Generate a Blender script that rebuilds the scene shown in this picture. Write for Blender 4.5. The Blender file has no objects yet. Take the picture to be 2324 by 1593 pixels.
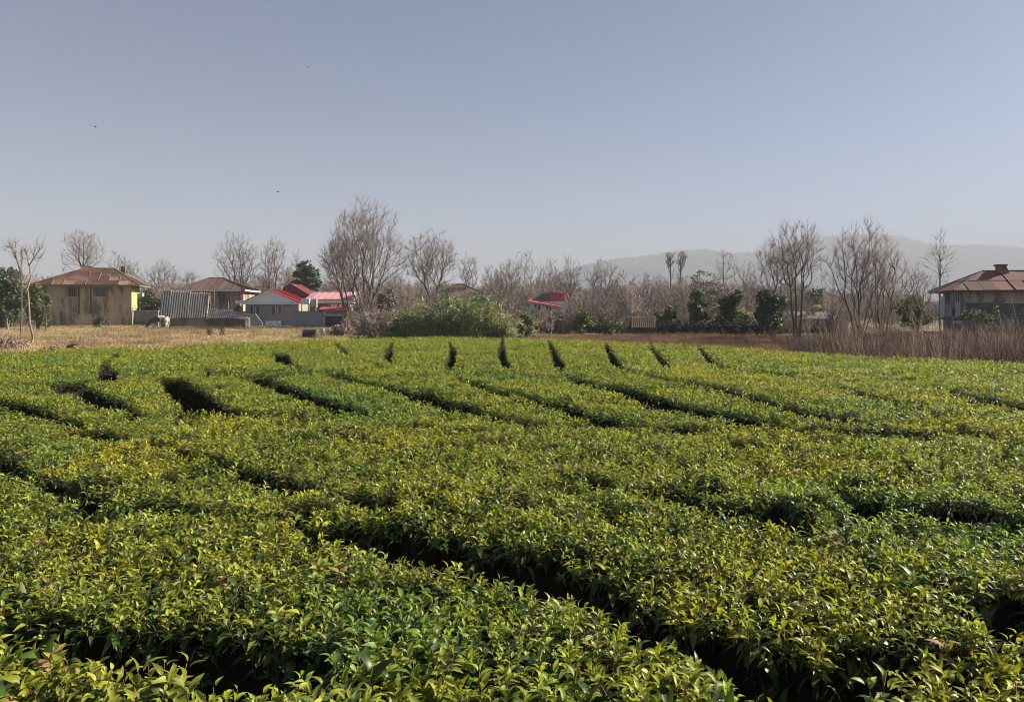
import bpy, math, random
import numpy as np
from mathutils import Vector, Matrix, Euler

# ------------------------------------------------------------------ camera, sky, sun, exposure
SC = bpy.context.scene
COL = SC.collection
F, CX, HY, EYE = 1678.0, 1162.0, 700.0, 2.05      # focal length, centre, horizon on a 2324 px wide picture; eye height in m
cam = bpy.data.objects.new('camera', bpy.data.cameras.new('camera'))
COL.objects.link(cam)
cam.location = (0, 0, EYE)
cam.rotation_euler = (math.radians(90), 0, 0)
cam.data.sensor_width = 36
cam.data.lens = 36 * F / 2324
cam.data.shift_y = -(796.5 - HY) / 2324
cam.data.clip_start = 0.05
cam.data.clip_end = 30000
SC.camera = cam

SUN_EL, SUN_AZ = math.radians(31), math.radians(72)     # azimuth from +Y (view direction) towards +X (right)
world = bpy.data.worlds.new('World')
SC.world = world
world.use_nodes = True
wn, wl = world.node_tree.nodes, world.node_tree.links
sky = wn.new('ShaderNodeTexSky')
sky.sky_type = 'NISHITA'
sky.sun_disc = False
sky.sun_elevation = SUN_EL
sky.sun_rotation = SUN_AZ
sky.air_density = 0.5
sky.dust_density = 0.6
sky.ozone_density = 2.0
tint = wn.new('ShaderNodeMix'); tint.data_type = 'RGBA'; tint.blend_type = 'MULTIPLY'; tint.inputs[0].default_value = 1.0
tint.inputs[7].default_value = (1.0, 0.975, 0.92, 1)                # hazy winter air takes some blue out of the whole sky
wl.new(sky.outputs[0], tint.inputs[6]); wl.new(tint.outputs[2], wn['Background'].inputs[0])
wn['Background'].inputs[1].default_value = 0.05
sd = bpy.data.lights.new('sun', 'SUN')
sd.energy = 5.0
sd.angle = math.radians(0.6)
sd.color = (1.0, 0.90, 0.74)
sun = bpy.data.objects.new('sun', sd)
COL.objects.link(sun)
to_sun = Vector((math.sin(SUN_AZ) * math.cos(SUN_EL), math.cos(SUN_AZ) * math.cos(SUN_EL), math.sin(SUN_EL)))
sun.rotation_euler = to_sun.to_track_quat('Z', 'Y').to_euler()
sun.location = (60, 40, 60)
SC.view_settings.view_transform = 'Standard'
SC.view_settings.look = 'None'
SC.view_settings.exposure = 1.58
SC.view_settings.gamma = 1.0
SC.view_settings.use_curve_mapping = False
SC.render.engine = 'CYCLES'
SC.cycles.max_bounces = 6
SC.cycles.diffuse_bounces = 3
SC.cycles.glossy_bounces = 2
SC.cycles.transmission_bounces = 3
SC.cycles.volume_bounces = 1
SC.cycles.transparent_max_bounces = 4
SC.cycles.use_denoising = True
SC.cycles.filter_width = 1.0
SC.cycles.caustics_reflective = False
SC.cycles.caustics_refractive = False

# ------------------------------------------------------------------ helpers
def pt(xv, yv, D):
    return Vector(((xv - CX) / F * D, D, EYE + (HY - yv) / F * D))
def gx(xv, D):
    return (xv - CX) / F * D
def vnoise(x, y, seed=0):
    x = np.asarray(x, float); y = np.asarray(y, float)
    xi = np.floor(x).astype(np.int64); yi = np.floor(y).astype(np.int64)
    fx = x - xi; fy = y - yi
    fx = fx * fx * (3 - 2 * fx); fy = fy * fy * (3 - 2 * fy)
    def h(a, b):
        n = (a * 374761393 + b * 668265263 + seed * 974634777) & 0x7fffffff
        n = ((n ^ (n >> 13)) * 1274126177) & 0x7fffffff
        n = n ^ (n >> 16)
        return (n & 0xffff) / 65535.0
    return (h(xi, yi) * (1 - fx) + h(xi + 1, yi) * fx) * (1 - fy) + (h(xi, yi + 1) * (1 - fx) + h(xi + 1, yi + 1) * fx) * fy

def mat(name, c1, c2=None, scale=3.0, rough=0.8, bump=0.0, spec=0.3, c3=None, scale3=0.6, metal=0.0, stretch=None, objrand=0.0, translucent=0.0, detail=6.0):
    """two colours mixed by a noise, a third as larger blotches, optional bump and per-object brightness"""
    m = bpy.data.materials.new(name); m.use_nodes = True
    n, l = m.node_tree.nodes, m.node_tree.links
    p = n['Principled BSDF']
    p.inputs['Roughness'].default_value = rough
    p.inputs['Specular IOR Level'].default_value = spec
    p.inputs['Metallic'].default_value = metal
    geo = n.new('ShaderNodeNewGeometry')
    vec = geo.outputs['Position']
    if stretch:
        mp = n.new('ShaderNodeMapping'); mp.inputs['Scale'].default_value = stretch
        l.new(vec, mp.inputs['Vector']); vec = mp.outputs[0]
    tx = n.new('ShaderNodeTexNoise'); tx.inputs['Scale'].default_value = scale; tx.inputs['Detail'].default_value = detail
    tx.inputs['Roughness'].default_value = 0.65
    l.new(vec, tx.inputs['Vector'])
    rp = n.new('ShaderNodeMapRange'); rp.inputs['From Min'].default_value = 0.36; rp.inputs['From Max'].default_value = 0.64
    l.new(tx.outputs['Fac'], rp.inputs['Value'])
    mx = n.new('ShaderNodeMix'); mx.data_type = 'RGBA'
    mx.inputs[6].default_value = (*c1, 1); mx.inputs[7].default_value = (*(c2 or c1), 1)
    l.new(rp.outputs[0], mx.inputs[0])
    out = mx.outputs[2]
    if c3:
        t3 = n.new('ShaderNodeTexNoise'); t3.inputs['Scale'].default_value = scale3; t3.inputs['Detail'].default_value = 4
        l.new(vec, t3.inputs['Vector'])
        r3 = n.new('ShaderNodeMapRange'); r3.inputs['From Min'].default_value = 0.48; r3.inputs['From Max'].default_value = 0.62
        l.new(t3.outputs['Fac'], r3.inputs['Value'])
        m3 = n.new('ShaderNodeMix'); m3.data_type = 'RGBA'; m3.inputs[7].default_value = (*c3, 1)
        l.new(out, m3.inputs[6]); l.new(r3.outputs[0], m3.inputs[0]); out = m3.outputs[2]
    if objrand:
        oi = n.new('ShaderNodeObjectInfo')
        mr = n.new('ShaderNodeMapRange'); mr.inputs['To Min'].default_value = 1 - objrand; mr.inputs['To Max'].default_value = 1 + objrand
        l.new(oi.outputs['Random'], mr.inputs['Value'])
        hs = n.new('ShaderNodeHueSaturation'); l.new(out, hs.inputs['Color']); l.new(mr.outputs[0], hs.inputs['Value']); out = hs.outputs[0]
    l.new(out, p.inputs['Base Color'])
    if bump:
        b = n.new('ShaderNodeBump'); b.inputs['Strength'].default_value = bump; b.inputs['Distance'].default_value = 0.05
        l.new(tx.outputs['Fac'], b.inputs['Height']); l.new(b.outputs[0], p.inputs['Normal'])
    if translucent:
        tr = n.new('ShaderNodeBsdfTranslucent'); l.new(out, tr.inputs['Color'])
        ms = n.new('ShaderNodeMixShader'); ms.inputs[0].default_value = translucent
        l.new(p.outputs[0], ms.inputs[1]); l.new(tr.outputs[0], ms.inputs[2])
        l.new(ms.outputs[0], n['Material Output'].inputs['Surface'])
    return m

def leaf_mat(name, green, yellow, blue, rough, trans, tcol):
    """tea leaf: patches of yellower and bluer bushes over the field, each shoot a little different"""
    m = bpy.data.materials.new(name); m.use_nodes = True
    n, l = m.node_tree.nodes, m.node_tree.links
    p = n['Principled BSDF']
    p.inputs['Roughness'].default_value = rough
    p.inputs['Specular IOR Level'].default_value = 0.33
    geo = n.new('ShaderNodeNewGeometry')
    def blot(scale, lo, hi, off):
        mp = n.new('ShaderNodeMapping'); mp.inputs['Location'].default_value = off
        l.new(geo.outputs['Position'], mp.inputs['Vector'])
        t = n.new('ShaderNodeTexNoise'); t.inputs['Scale'].default_value = scale; t.inputs['Detail'].default_value = 3
        l.new(mp.outputs[0], t.inputs['Vector'])
        r = n.new('ShaderNodeMapRange'); r.inputs['From Min'].default_value = lo; r.inputs['From Max'].default_value = hi
        l.new(t.outputs['Fac'], r.inputs['Value']); return r.outputs[0]
    def mixc(a, b, f):
        x = n.new('ShaderNodeMix'); x.data_type = 'RGBA'
        if isinstance(a, tuple): x.inputs[6].default_value = (*a, 1)
        else: l.new(a, x.inputs[6])
        x.inputs[7].default_value = (*b, 1); l.new(f, x.inputs[0]); return x.outputs[2]
    c = mixc(green, yellow, blot(0.75, 0.45, 0.72, (3, 7, 0)))
    c = mixc(c, blue, blot(0.6, 0.54, 0.74, (11, 2, 0)))
    c = mixc(c, (0.16, 0.075, 0.025), blot(1.3, 0.69, 0.78, (5, 31, 0)))
    oi = n.new('ShaderNodeObjectInfo')
    r1 = n.new('ShaderNodeMapRange'); r1.inputs['To Min'].default_value = 0.6; r1.inputs['To Max'].default_value = 1.45
    l.new(oi.outputs['Random'], r1.inputs['Value'])
    ml = n.new('ShaderNodeMath'); ml.operation = 'MULTIPLY'; ml.inputs[1].default_value = 37.7
    fr = n.new('ShaderNodeMath'); fr.operation = 'FRACT'
    l.new(oi.outputs['Random'], ml.inputs[0]); l.new(ml.outputs[0], fr.inputs[0])
    r2 = n.new('ShaderNodeMapRange'); r2.inputs['To Min'].default_value = 0.485; r2.inputs['To Max'].default_value = 0.515
    l.new(fr.outputs[0], r2.inputs['Value'])
    hs = n.new('ShaderNodeHueSaturation'); l.new(c, hs.inputs['Color']); l.new(r1.outputs[0], hs.inputs['Value']); l.new(r2.outputs[0], hs.inputs['Hue'])
    un = n.new('ShaderNodeMix'); un.data_type = 'RGBA'; un.inputs[7].default_value = (0.30, 0.32, 0.17, 1)
    uf = n.new('ShaderNodeMath'); uf.operation = 'MULTIPLY'; uf.inputs[1].default_value = 0.55
    l.new(geo.outputs['Backfacing'], uf.inputs[0]); l.new(uf.outputs[0], un.inputs[0]); l.new(hs.outputs[0], un.inputs[6])
    l.new(un.outputs[2], p.inputs['Base Color'])
    tm = n.new('ShaderNodeMix'); tm.data_type = 'RGBA'; tm.blend_type = 'MULTIPLY'; tm.inputs[0].default_value = 1
    l.new(hs.outputs[0], tm.inputs[6]); tm.inputs[7].default_value = (*tcol, 1)
    tr = n.new('ShaderNodeBsdfTranslucent'); l.new(tm.outputs[2], tr.inputs['Color'])
    ms = n.new('ShaderNodeMixShader'); ms.inputs[0].default_value = trans
    l.new(p.outputs[0], ms.inputs[1]); l.new(tr.outputs[0], ms.inputs[2])
    l.new(ms.outputs[0], n['Material Output'].inputs['Surface'])
    return m

def link_mesh(name, verts, faces, mats, parent=None, smooth=False, midx=None, loc=None):
    me = bpy.data.meshes.new(name)
    if isinstance(verts, np.ndarray): verts = verts.tolist()
    if isinstance(faces, np.ndarray): faces = faces.tolist()
    me.from_pydata(verts, [], faces)
    for m in (mats if isinstance(mats, (list, tuple)) else [mats]): me.materials.append(m)
    if midx is not None: me.polygons.foreach_set('material_index', np.asarray(midx, np.int32))
    if smooth: me.polygons.foreach_set('use_smooth', np.ones(len(me.polygons), bool))
    me.update()
    o = bpy.data.objects.new(name, me)
    COL.objects.link(o)
    if parent is not None: o.parent = parent
    if loc is not None: o.location = loc
    return o

def tag(o, label=None, cat=None, group=None, kind=None):
    if label: o['label'] = label
    if cat: o['category'] = cat
    if group: o['group'] = group
    if kind: o['kind'] = kind
    return o
def thing(name, label, cat, loc=(0, 0, 0), rz=0.0, group=None):
    o = bpy.data.objects.new(name, None); COL.objects.link(o)
    o.empty_display_size = 0.3
    o.location = loc; o.rotation_euler = (0, 0, rz)
    return tag(o, label, cat, group)

class MB:
    def __init__(s): s.v, s.f, s.m = [], [], []
    def add(s, v, f, mi=0):
        b = len(s.v); s.v += [tuple(p) for p in v]; s.f += [tuple(i + b for i in q) for q in f]; s.m += [mi] * len(f); return s
    def box(s, x0, x1, y0, y1, z0, z1, mi=0):
        v = [(x0, y0, z0), (x1, y0, z0), (x1, y1, z0), (x0, y1, z0), (x0, y0, z1), (x1, y0, z1), (x1, y1, z1), (x0, y1, z1)]
        return s.add(v, [(0, 3, 2, 1), (4, 5, 6, 7), (0, 1, 5, 4), (1, 2, 6, 5), (2, 3, 7, 6), (3, 0, 4, 7)], mi)
    def prism(s, poly, off, mi=0):
        """poly: 3-D polygon, off: extrusion vector"""
        n = len(poly); o = Vector(off)
        v = [Vector(p) for p in poly] + [Vector(p) + o for p in poly]
        f = [tuple(range(n - 1, -1, -1)), tuple(range(n, 2 * n))] + [(i, (i + 1) % n, n + (i + 1) % n, n + i) for i in range(n)]
        return s.add(v, f, mi)
    def bar(s, a, b, r, mi=0, n=6, r2=None):
        a, b = Vector(a), Vector(b); d = (b - a).normalized(); r2 = r if r2 is None else r2
        u = d.orthogonal().normalized(); w = d.cross(u)
        v = []
        for c, rr in ((a, r), (b, r2)):
            for k in range(n):
                t = 2 * math.pi * k / n; v.append(c + (u * math.cos(t) + w * math.sin(t)) * rr)
        f = [(k, (k + 1) % n, n + (k + 1) % n, n + k) for k in range(n)] + [tuple(range(n - 1, -1, -1)), tuple(range(n, 2 * n))]
        return s.add(v, f, mi)
    def grid_wall(s, xs, zs, solid, y0, y1):
        """wall in the xz plane between y0 and y1; solid[i][j] per cell, reveals at openings"""
        nx, nz = len(xs) - 1, len(zs) - 1
        g = lambda i, j: 0 <= i < nx and 0 <= j < nz and solid[i][j]
        for i in range(nx):
            for j in range(nz):
                if not solid[i][j]: continue
                a, b, c, d = xs[i], xs[i + 1], zs[j], zs[j + 1]
                s.add([(a, y0, c), (b, y0, c), (b, y0, d), (a, y0, d)], [(0, 1, 2, 3)])
                s.add([(a, y1, c), (b, y1, c), (b, y1, d), (a, y1, d)], [(3, 2, 1, 0)])
                if not g(i - 1, j): s.add([(a, y0, c), (a, y1, c), (a, y1, d), (a, y0, d)], [(3, 2, 1, 0)])
                if not g(i + 1, j): s.add([(b, y0, c), (b, y1, c), (b, y1, d), (b, y0, d)], [(0, 1, 2, 3)])
                if not g(i, j - 1): s.add([(a, y0, c), (b, y0, c), (b, y1, c), (a, y1, c)], [(3, 2, 1, 0)])
                if not g(i, j + 1): s.add([(a, y0, d), (b, y0, d), (b, y1, d), (a, y1, d)], [(0, 1, 2, 3)])
        return s
    def build(s, name, mats, parent=None, smooth=False, loc=None):
        return link_mesh(name, s.v, s.f, mats, parent, smooth, s.m, loc)

def tubes(polys):
    """polys: (points, radii, sides) -> one vertex and face array; alike ones are done together"""
    groups = {}
    for p, r, n in polys: groups.setdefault((len(p), n), []).append((p, r))
    V, Q = [], []
    base = 0
    for (k, n), L in groups.items():
        if k < 2: continue
        P = np.array([a for a, _ in L], float); R = np.array([b for _, b in L], float)
        T = np.gradient(P, axis=1); T /= np.linalg.norm(T, axis=2, keepdims=True) + 1e-9
        ref = np.where(np.abs(T[..., 2:3]) > 0.8, np.array([1.0, 0, 0]), np.array([0, 0, 1.0]))
        ref = np.broadcast_to(ref[:, :1, :], T.shape)
        U = np.cross(T, ref); U /= np.linalg.norm(U, axis=2, keepdims=True) + 1e-9
        W = np.cross(T, U)
        a = np.arange(n) * 2 * math.pi / n
        ring = P[:, :, None, :] + R[:, :, None, None] * (U[:, :, None, :] * np.cos(a)[None, None, :, None] + W[:, :, None, :] * np.sin(a)[None, None, :, None])
        m = len(L)
        idx = base + np.arange(m * k * n).reshape(m, k, n)
        nx = np.roll(idx, -1, axis=2)
        q = np.stack([idx[:, :-1], nx[:, :-1], nx[:, 1:], idx[:, 1:]], axis=-1).reshape(-1, 4)
        V.append(ring.reshape(-1, 3)); Q.append(q); base += m * k * n
    return np.concatenate(V), np.concatenate(Q)

def fast_mesh(name, V, Q, mats, parent=None, smooth=False, midx=None):
    """mesh from numpy arrays, all faces with the same corner count"""
    me = bpy.data.meshes.new(name)
    nv, (nf, c) = len(V), Q.shape
    me.vertices.add(nv); me.vertices.foreach_set('co', np.ascontiguousarray(V, np.float32).ravel())
    me.loops.add(nf * c); me.loops.foreach_set('vertex_index', np.ascontiguousarray(Q, np.int32).ravel())
    me.polygons.add(nf); me.polygons.foreach_set('loop_start', np.arange(0, nf * c, c, dtype=np.int32))
    for m in (mats if isinstance(mats, (list, tuple)) else [mats]): me.materials.append(m)
    if midx is not None: me.polygons.foreach_set('material_index', np.asarray(midx, np.int32))
    if smooth: me.polygons.foreach_set('use_smooth', np.ones(nf, bool))
    me.update(calc_edges=True)
    o = bpy.data.objects.new(name, me); COL.objects.link(o)
    if parent is not None: o.parent = parent
    return o

_gn = {}
def scatter(name, pts, rots, scl, var, sources, parent=None, kind='stuff'):
    """a point cloud mesh that carries one source mesh per point (geometry nodes)"""
    me = bpy.data.meshes.new(name)
    me.vertices.add(len(pts)); me.vertices.foreach_set('co', np.ascontiguousarray(pts, np.float32).ravel())
    for nm, ty, d, key in (('rot', 'FLOAT_VECTOR', rots, 'vector'), ('scl', 'FLOAT', scl, 'value'), ('var', 'INT', var, 'value')):
        at = me.attributes.new(nm, ty, 'POINT'); at.data.foreach_set(key, np.ascontiguousarray(d, np.int32 if ty == 'INT' else np.float32).ravel())
    for s in sources:
        for m in s.data.materials:
            if m.name not in me.materials: me.materials.append(m)
    o = bpy.data.objects.new(name, me); COL.objects.link(o)
    if parent is not None: o.parent = parent
    if kind: o['kind'] = kind
    key = tuple(s.name for s in sources)
    if key not in _gn:
        g = bpy.data.node_groups.new('scatter', 'GeometryNodeTree')
        g.interface.new_socket('Geometry', in_out='INPUT', socket_type='NodeSocketGeometry')
        g.interface.new_socket('Geometry', in_out='OUTPUT', socket_type='NodeSocketGeometry')
        N, L = g.nodes, g.links
        gi, go = N.new('NodeGroupInput'), N.new('NodeGroupOutput')
        g2i = N.new('GeometryNodeGeometryToInstance')
        for s in reversed(sources):
            oi = N.new('GeometryNodeObjectInfo'); oi.inputs['Object'].default_value = s
            oi.inputs['As Instance'].default_value = False
            L.new(oi.outputs['Geometry'], g2i.inputs[0])
        iop = N.new('GeometryNodeInstanceOnPoints'); iop.inputs['Pick Instance'].default_value = True
        def attr(nm, ty):
            a = N.new('GeometryNodeInputNamedAttribute'); a.data_type = ty; a.inputs['Name'].default_value = nm
            return a.outputs['Attribute']
        e2r = N.new('FunctionNodeEulerToRotation')
        L.new(gi.outputs[0], iop.inputs['Points']); L.new(g2i.outputs[0], iop.inputs['Instance'])
        L.new(attr('var', 'INT'), iop.inputs['Instance Index'])
        L.new(attr('rot', 'FLOAT_VECTOR'), e2r.inputs[0]); L.new(e2r.outputs[0], iop.inputs['Rotation'])
        L.new(attr('scl', 'FLOAT'), iop.inputs['Scale'])
        L.new(iop.outputs[0], go.inputs[0])
        _gn[key] = g
    md = o.modifiers.new('scatter', 'NODES'); md.node_group = _gn[key]
    return o
def source(o):
    """take a mesh object out of the scene so that it only serves as a pattern"""
    COL.objects.unlink(o); return o

# ------------------------------------------------------------------ materials
M = {}
M['soil'] = mat('dark_soil', (0.05, 0.035, 0.022), (0.085, 0.06, 0.04), 6, 0.95, 0.6)
M['far_ground'] = mat('dry_ground', (0.16, 0.115, 0.06), (0.10, 0.085, 0.045), 0.8, 0.95, 0.5, c3=(0.09, 0.10, 0.045), scale3=0.15)
M['pasture'] = mat('dry_pasture', (0.46, 0.345, 0.18), (0.32, 0.235, 0.125), 2.2, 0.95, 0.7, c3=(0.25, 0.22, 0.10), scale3=0.25)
M['grass'] = mat('dry_grass', (0.52, 0.40, 0.23), (0.38, 0.29, 0.175), 0.9, 0.85, 0, c3=(0.26, 0.25, 0.09), scale3=0.2, objrand=0.3, translucent=0.25)
M['weed'] = mat('dead_weed', (0.27, 0.165, 0.11), (0.20, 0.125, 0.085), 1.1, 0.9, 0, objrand=0.35, translucent=0.15)
M['stalk'] = mat('dead_stalk', (0.30, 0.215, 0.165), (0.17, 0.11, 0.09), 0.7, 0.9, 0, objrand=0.5)
M['bark'] = mat('grey_bark', (0.15, 0.115, 0.09), (0.09, 0.068, 0.053), 5, 0.95, 0.5)
M['bark_pale'] = mat('pale_bark', (0.30, 0.24, 0.17), (0.17, 0.13, 0.09), 4, 0.95, 0.5)
M['twig'] = mat('brown_twig', (0.28, 0.232, 0.208), (0.195, 0.16, 0.145), 1.5, 0.95)
M['dark_twig'] = mat('dark_twig', (0.10, 0.075, 0.068), (0.065, 0.05, 0.047), 1.5, 0.95, objrand=.3)
M['twig_red'] = mat('russet_twig', (0.29, 0.235, 0.20), (0.20, 0.16, 0.14), 0.6, 0.95, objrand=0.35)
M['evergreen'] = mat('evergreen_leaf', (0.075, 0.115, 0.04), (0.13, 0.155, 0.05), 1.4, 0.6, translucent=0.2)
M['evergreen_lime'] = mat('yellow_green_leaf', (0.16, 0.17, 0.035), (0.09, 0.12, 0.03), 1.4, 0.6, translucent=0.25)
M['evergreen_dark'] = mat('dark_evergreen_leaf', (0.045, 0.08, 0.038), (0.085, 0.12, 0.045), 1.8, 0.6, translucent=0.2)
M['pine'] = mat('pine_needle', (0.05, 0.105, 0.06), (0.085, 0.13, 0.06), 2, 0.7, translucent=0.1)
M['bamboo'] = mat('bamboo_leaf', (0.23, 0.26, 0.10), (0.32, 0.32, 0.14), 0.9, 0.6, c3=(0.09, 0.14, 0.075), scale3=0.5, translucent=0.3)
M['cane'] = mat('pale_cane', (0.30, 0.28, 0.16), (0.22, 0.22, 0.10), 2, 0.7)
M['rust_leaf'] = mat('russet_leaf', (0.30, 0.13, 0.035), (0.20, 0.085, 0.03), 2, 0.7, translucent=0.3)
M['plaster'] = mat('stained_plaster', (0.44, 0.35, 0.25), (0.27, 0.215, 0.165), 1.3, 0.9, 0.3, c3=(0.12, 0.10, 0.088), scale3=1.3, stretch=(1, 1, 0.28))
M['plaster_sun'] = mat('ochre_sun_tinted', (0.62, 0.44, 0.19), (0.56, 0.39, 0.17), 2, 0.85, 0.1)  # bright ochre holds the sunlight of the tan house flank; reused on a fascia
M['plaster_grey'] = mat('grey_render', (0.23, 0.22, 0.21), (0.17, 0.165, 0.16), 2, 0.9, 0.3, c3=(0.13, 0.125, 0.12), scale3=0.8)
M['mud'] = mat('mud_wall', (0.25, 0.165, 0.10), (0.17, 0.115, 0.075), 2.5, 0.95, 0.5, c3=(0.12, 0.09, 0.07), scale3=0.9)
M['block'] = mat('blue_grey_block', (0.29, 0.31, 0.315), (0.22, 0.24, 0.25), 3, 0.9, 0.3)
M['brick'] = mat('brown_brick', (0.30, 0.265, 0.245), (0.24, 0.215, 0.20), 4, 0.9, 0.3)
M['cement'] = mat('pale_cement', (0.42, 0.40, 0.36), (0.33, 0.31, 0.28), 2, 0.9, 0.2)
M['white'] = mat('white_paint', (0.78, 0.76, 0.74), (0.66, 0.64, 0.62), 2, 0.6)
M['gable'] = mat('grey_green_cladding', (0.76, 0.78, 0.77), (0.70, 0.72, 0.71), 2, 0.7)
M['rust'] = mat('rusty_sheet', (0.105, 0.047, 0.037), (0.065, 0.036, 0.031), 1.6, 0.8, 0.15, c3=(0.14, 0.08, 0.06), scale3=0.7, objrand=0.25)
M['rust_pale'] = mat('pale_weathered_sheet', (0.27, 0.20, 0.15), (0.19, 0.125, 0.095), 2, 0.7, 0.15, objrand=0.2)
M['rust_red'] = mat('oxide_red_sheet', (0.21, 0.05, 0.042), (0.15, 0.042, 0.036), 1.2, 0.7, 0.1, c3=(0.085, 0.04, 0.038), scale3=0.5, objrand=0.2)
M['brown_sheet'] = mat('brown_sheet', (0.13, 0.075, 0.06), (0.09, 0.06, 0.052), 1.4, 0.8, 0.1, objrand=0.2)
M['red'] = mat('red_painted_sheet', (0.50, 0.06, 0.075), (0.38, 0.05, 0.065), 1.5, 0.6, objrand=0.2)
M['maroon'] = mat('maroon_sheet', (0.17, 0.035, 0.035), (0.13, 0.03, 0.032), 1, 0.6, objrand=0.15)
M['pink'] = mat('faded_pink_sheet', (0.50, 0.27, 0.28), (0.42, 0.21, 0.23), 1, 0.6, objrand=0.15)
M['zinc'] = mat('weathered_zinc', (0.34, 0.31, 0.29), (0.23, 0.205, 0.19), 1.5, 0.6, 0.1, objrand=0.15)
M['wood'] = mat('grey_wood', (0.26, 0.20, 0.15), (0.17, 0.13, 0.10), 4, 0.9, 0.3)
M['wood_dark'] = mat('dark_wood', (0.075, 0.06, 0.055), (0.05, 0.042, 0.04), 4, 0.9, 0.2)
M['blue_wood'] = mat('blue_grey_paint', (0.20, 0.24, 0.31), (0.14, 0.17, 0.23), 3, 0.8, 0.1)
M['blue_dark'] = mat('dark_blue_render', (0.085, 0.10, 0.12), (0.06, 0.07, 0.085), 2, 0.9, 0.2, c3=(0.12, 0.125, 0.13), scale3=0.7)
M['glass'] = mat('dark_glass', (0.03, 0.035, 0.04), (0.02, 0.024, 0.03), 1, 0.15, spec=0.6)
M['curtain'] = mat('white_curtain', (0.60, 0.62, 0.66), (0.45, 0.47, 0.52), 3, 0.9, translucent=0.3)
M['gate'] = mat('dark_iron_gate', (0.055, 0.05, 0.055), (0.04, 0.037, 0.04), 3, 0.7)
M['black'] = mat('black_rubber', (0.022, 0.022, 0.024), (0.03, 0.03, 0.033), 3, 0.6)
M['green_paint'] = mat('pale_green_paint', (0.28, 0.36, 0.32), (0.22, 0.29, 0.26), 3, 0.8)
M['bird'] = mat('dark_feather', (0.03, 0.03, 0.033), (0.045, 0.043, 0.045), 8, 0.8)
M['hill'] = mat('haze_blue_wooded_hill', (0.03, 0.06, 0.085), (0.04, 0.07, 0.095), 0.02, 1.0, 0, c3=(0.025, 0.05, 0.075), scale3=0.006)  # distance haze partly put into the base colour as extra blue
M['road'] = mat('dusty_road', (0.30, 0.27, 0.23), (0.24, 0.215, 0.18), 1.5, 0.95, 0.3)
M['core'] = mat('tea_core_shade', (0.020, 0.020, 0.012), (0.034, 0.026, 0.017), 14, 1.0, 1.0, spec=0.05)  # branch colour taken near black to paint the shade inside the gaps
M['tea_young'] = leaf_mat('tea_leaf_young', (0.225, 0.268, 0.034), (0.34, 0.325, 0.028), (0.14, 0.24, 0.044), 0.5, 0.36, (1.45, 1.4, 0.5))
M['tea_old'] = leaf_mat('tea_leaf_mature', (0.052, 0.092, 0.018), (0.088, 0.115, 0.018), (0.033, 0.085, 0.027), 0.42, 0.2, (1.5, 1.5, 0.7))
M['tea_stem'] = mat('tea_stem', (0.16, 0.10, 0.045), (0.11, 0.05, 0.03), 20, 0.8)
M['tea_leaf_dead'] = mat('tea_leaf_dead', (0.36, 0.24, 0.12), (0.24, 0.12, 0.06), 20, 0.8, translucent=0.2)

# ------------------------------------------------------------------ air
HAZE_TOP = 300.0
hz = MB().box(-4200, 4200, -300, 4200, -3, HAZE_TOP).build('haze', [])
hm = bpy.data.materials.new('haze_air'); hm.use_nodes = True
hn, hl = hm.node_tree.nodes, hm.node_tree.links
hn.remove(hn['Principled BSDF'])
pv = hn.new('ShaderNodeVolumePrincipled')
pv.inputs['Color'].default_value = (0.43, 0.457, 0.53, 1)
pv.inputs['Density'].default_value = 0.00058
pv.inputs['Anisotropy'].default_value = 0.0
hl.new(pv.outputs[0], hn['Material Output'].inputs['Volume'])
hz.data.materials.append(hm)
tag(hz, 'pale winter haze lying over the fields and the hills', 'haze', kind='stuff')

# ------------------------------------------------------------------ ground, pasture, road, hills
def gz(x, y):
    x = np.asarray(x, float); y = np.asarray(y, float)
    a = np.clip((y - 24) / 12, 0, 1) * np.clip((400 - y) / 200, 0, 1)
    return a * (0.16 * (vnoise(x * 0.16, y * 0.16, 3) - 0.5) + 0.10 * (vnoise(x * 0.5, y * 0.5, 4) - 0.5))
def sheet(name, xs, ys, m, lift=0.0, keep=None):
    X, Y = np.meshgrid(xs, ys)
    Z = gz(X, Y) + lift
    V = np.stack([X, Y, Z], -1).reshape(-1, 3)
    nx, ny = len(xs), len(ys)
    i = np.arange(nx * ny).reshape(ny, nx)
    Q = np.stack([i[:-1, :-1], i[:-1, 1:], i[1:, 1:], i[1:, :-1]], -1).reshape(-1, 4)
    if keep is not None:
        c = V[Q].mean(1); Q = Q[keep(c[:, 0], c[:, 1])]
    return fast_mesh(name, V, Q, m, smooth=True)
far = np.array([130, 160, 200, 260, 340, 450, 600, 800, 1100, 1500, 2000, 2700, 3400, 4000.])
xs = np.concatenate([-far[::-1], np.arange(-120, 121, 2.0), far])
ys = np.concatenate([[-200, -100, -50, -20], np.arange(-8, 121, 2.0), far])
tag(sheet('ground', xs, ys, M['far_ground']), 'bare winter ground reaching to the hills', 'ground', kind='structure')
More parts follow.
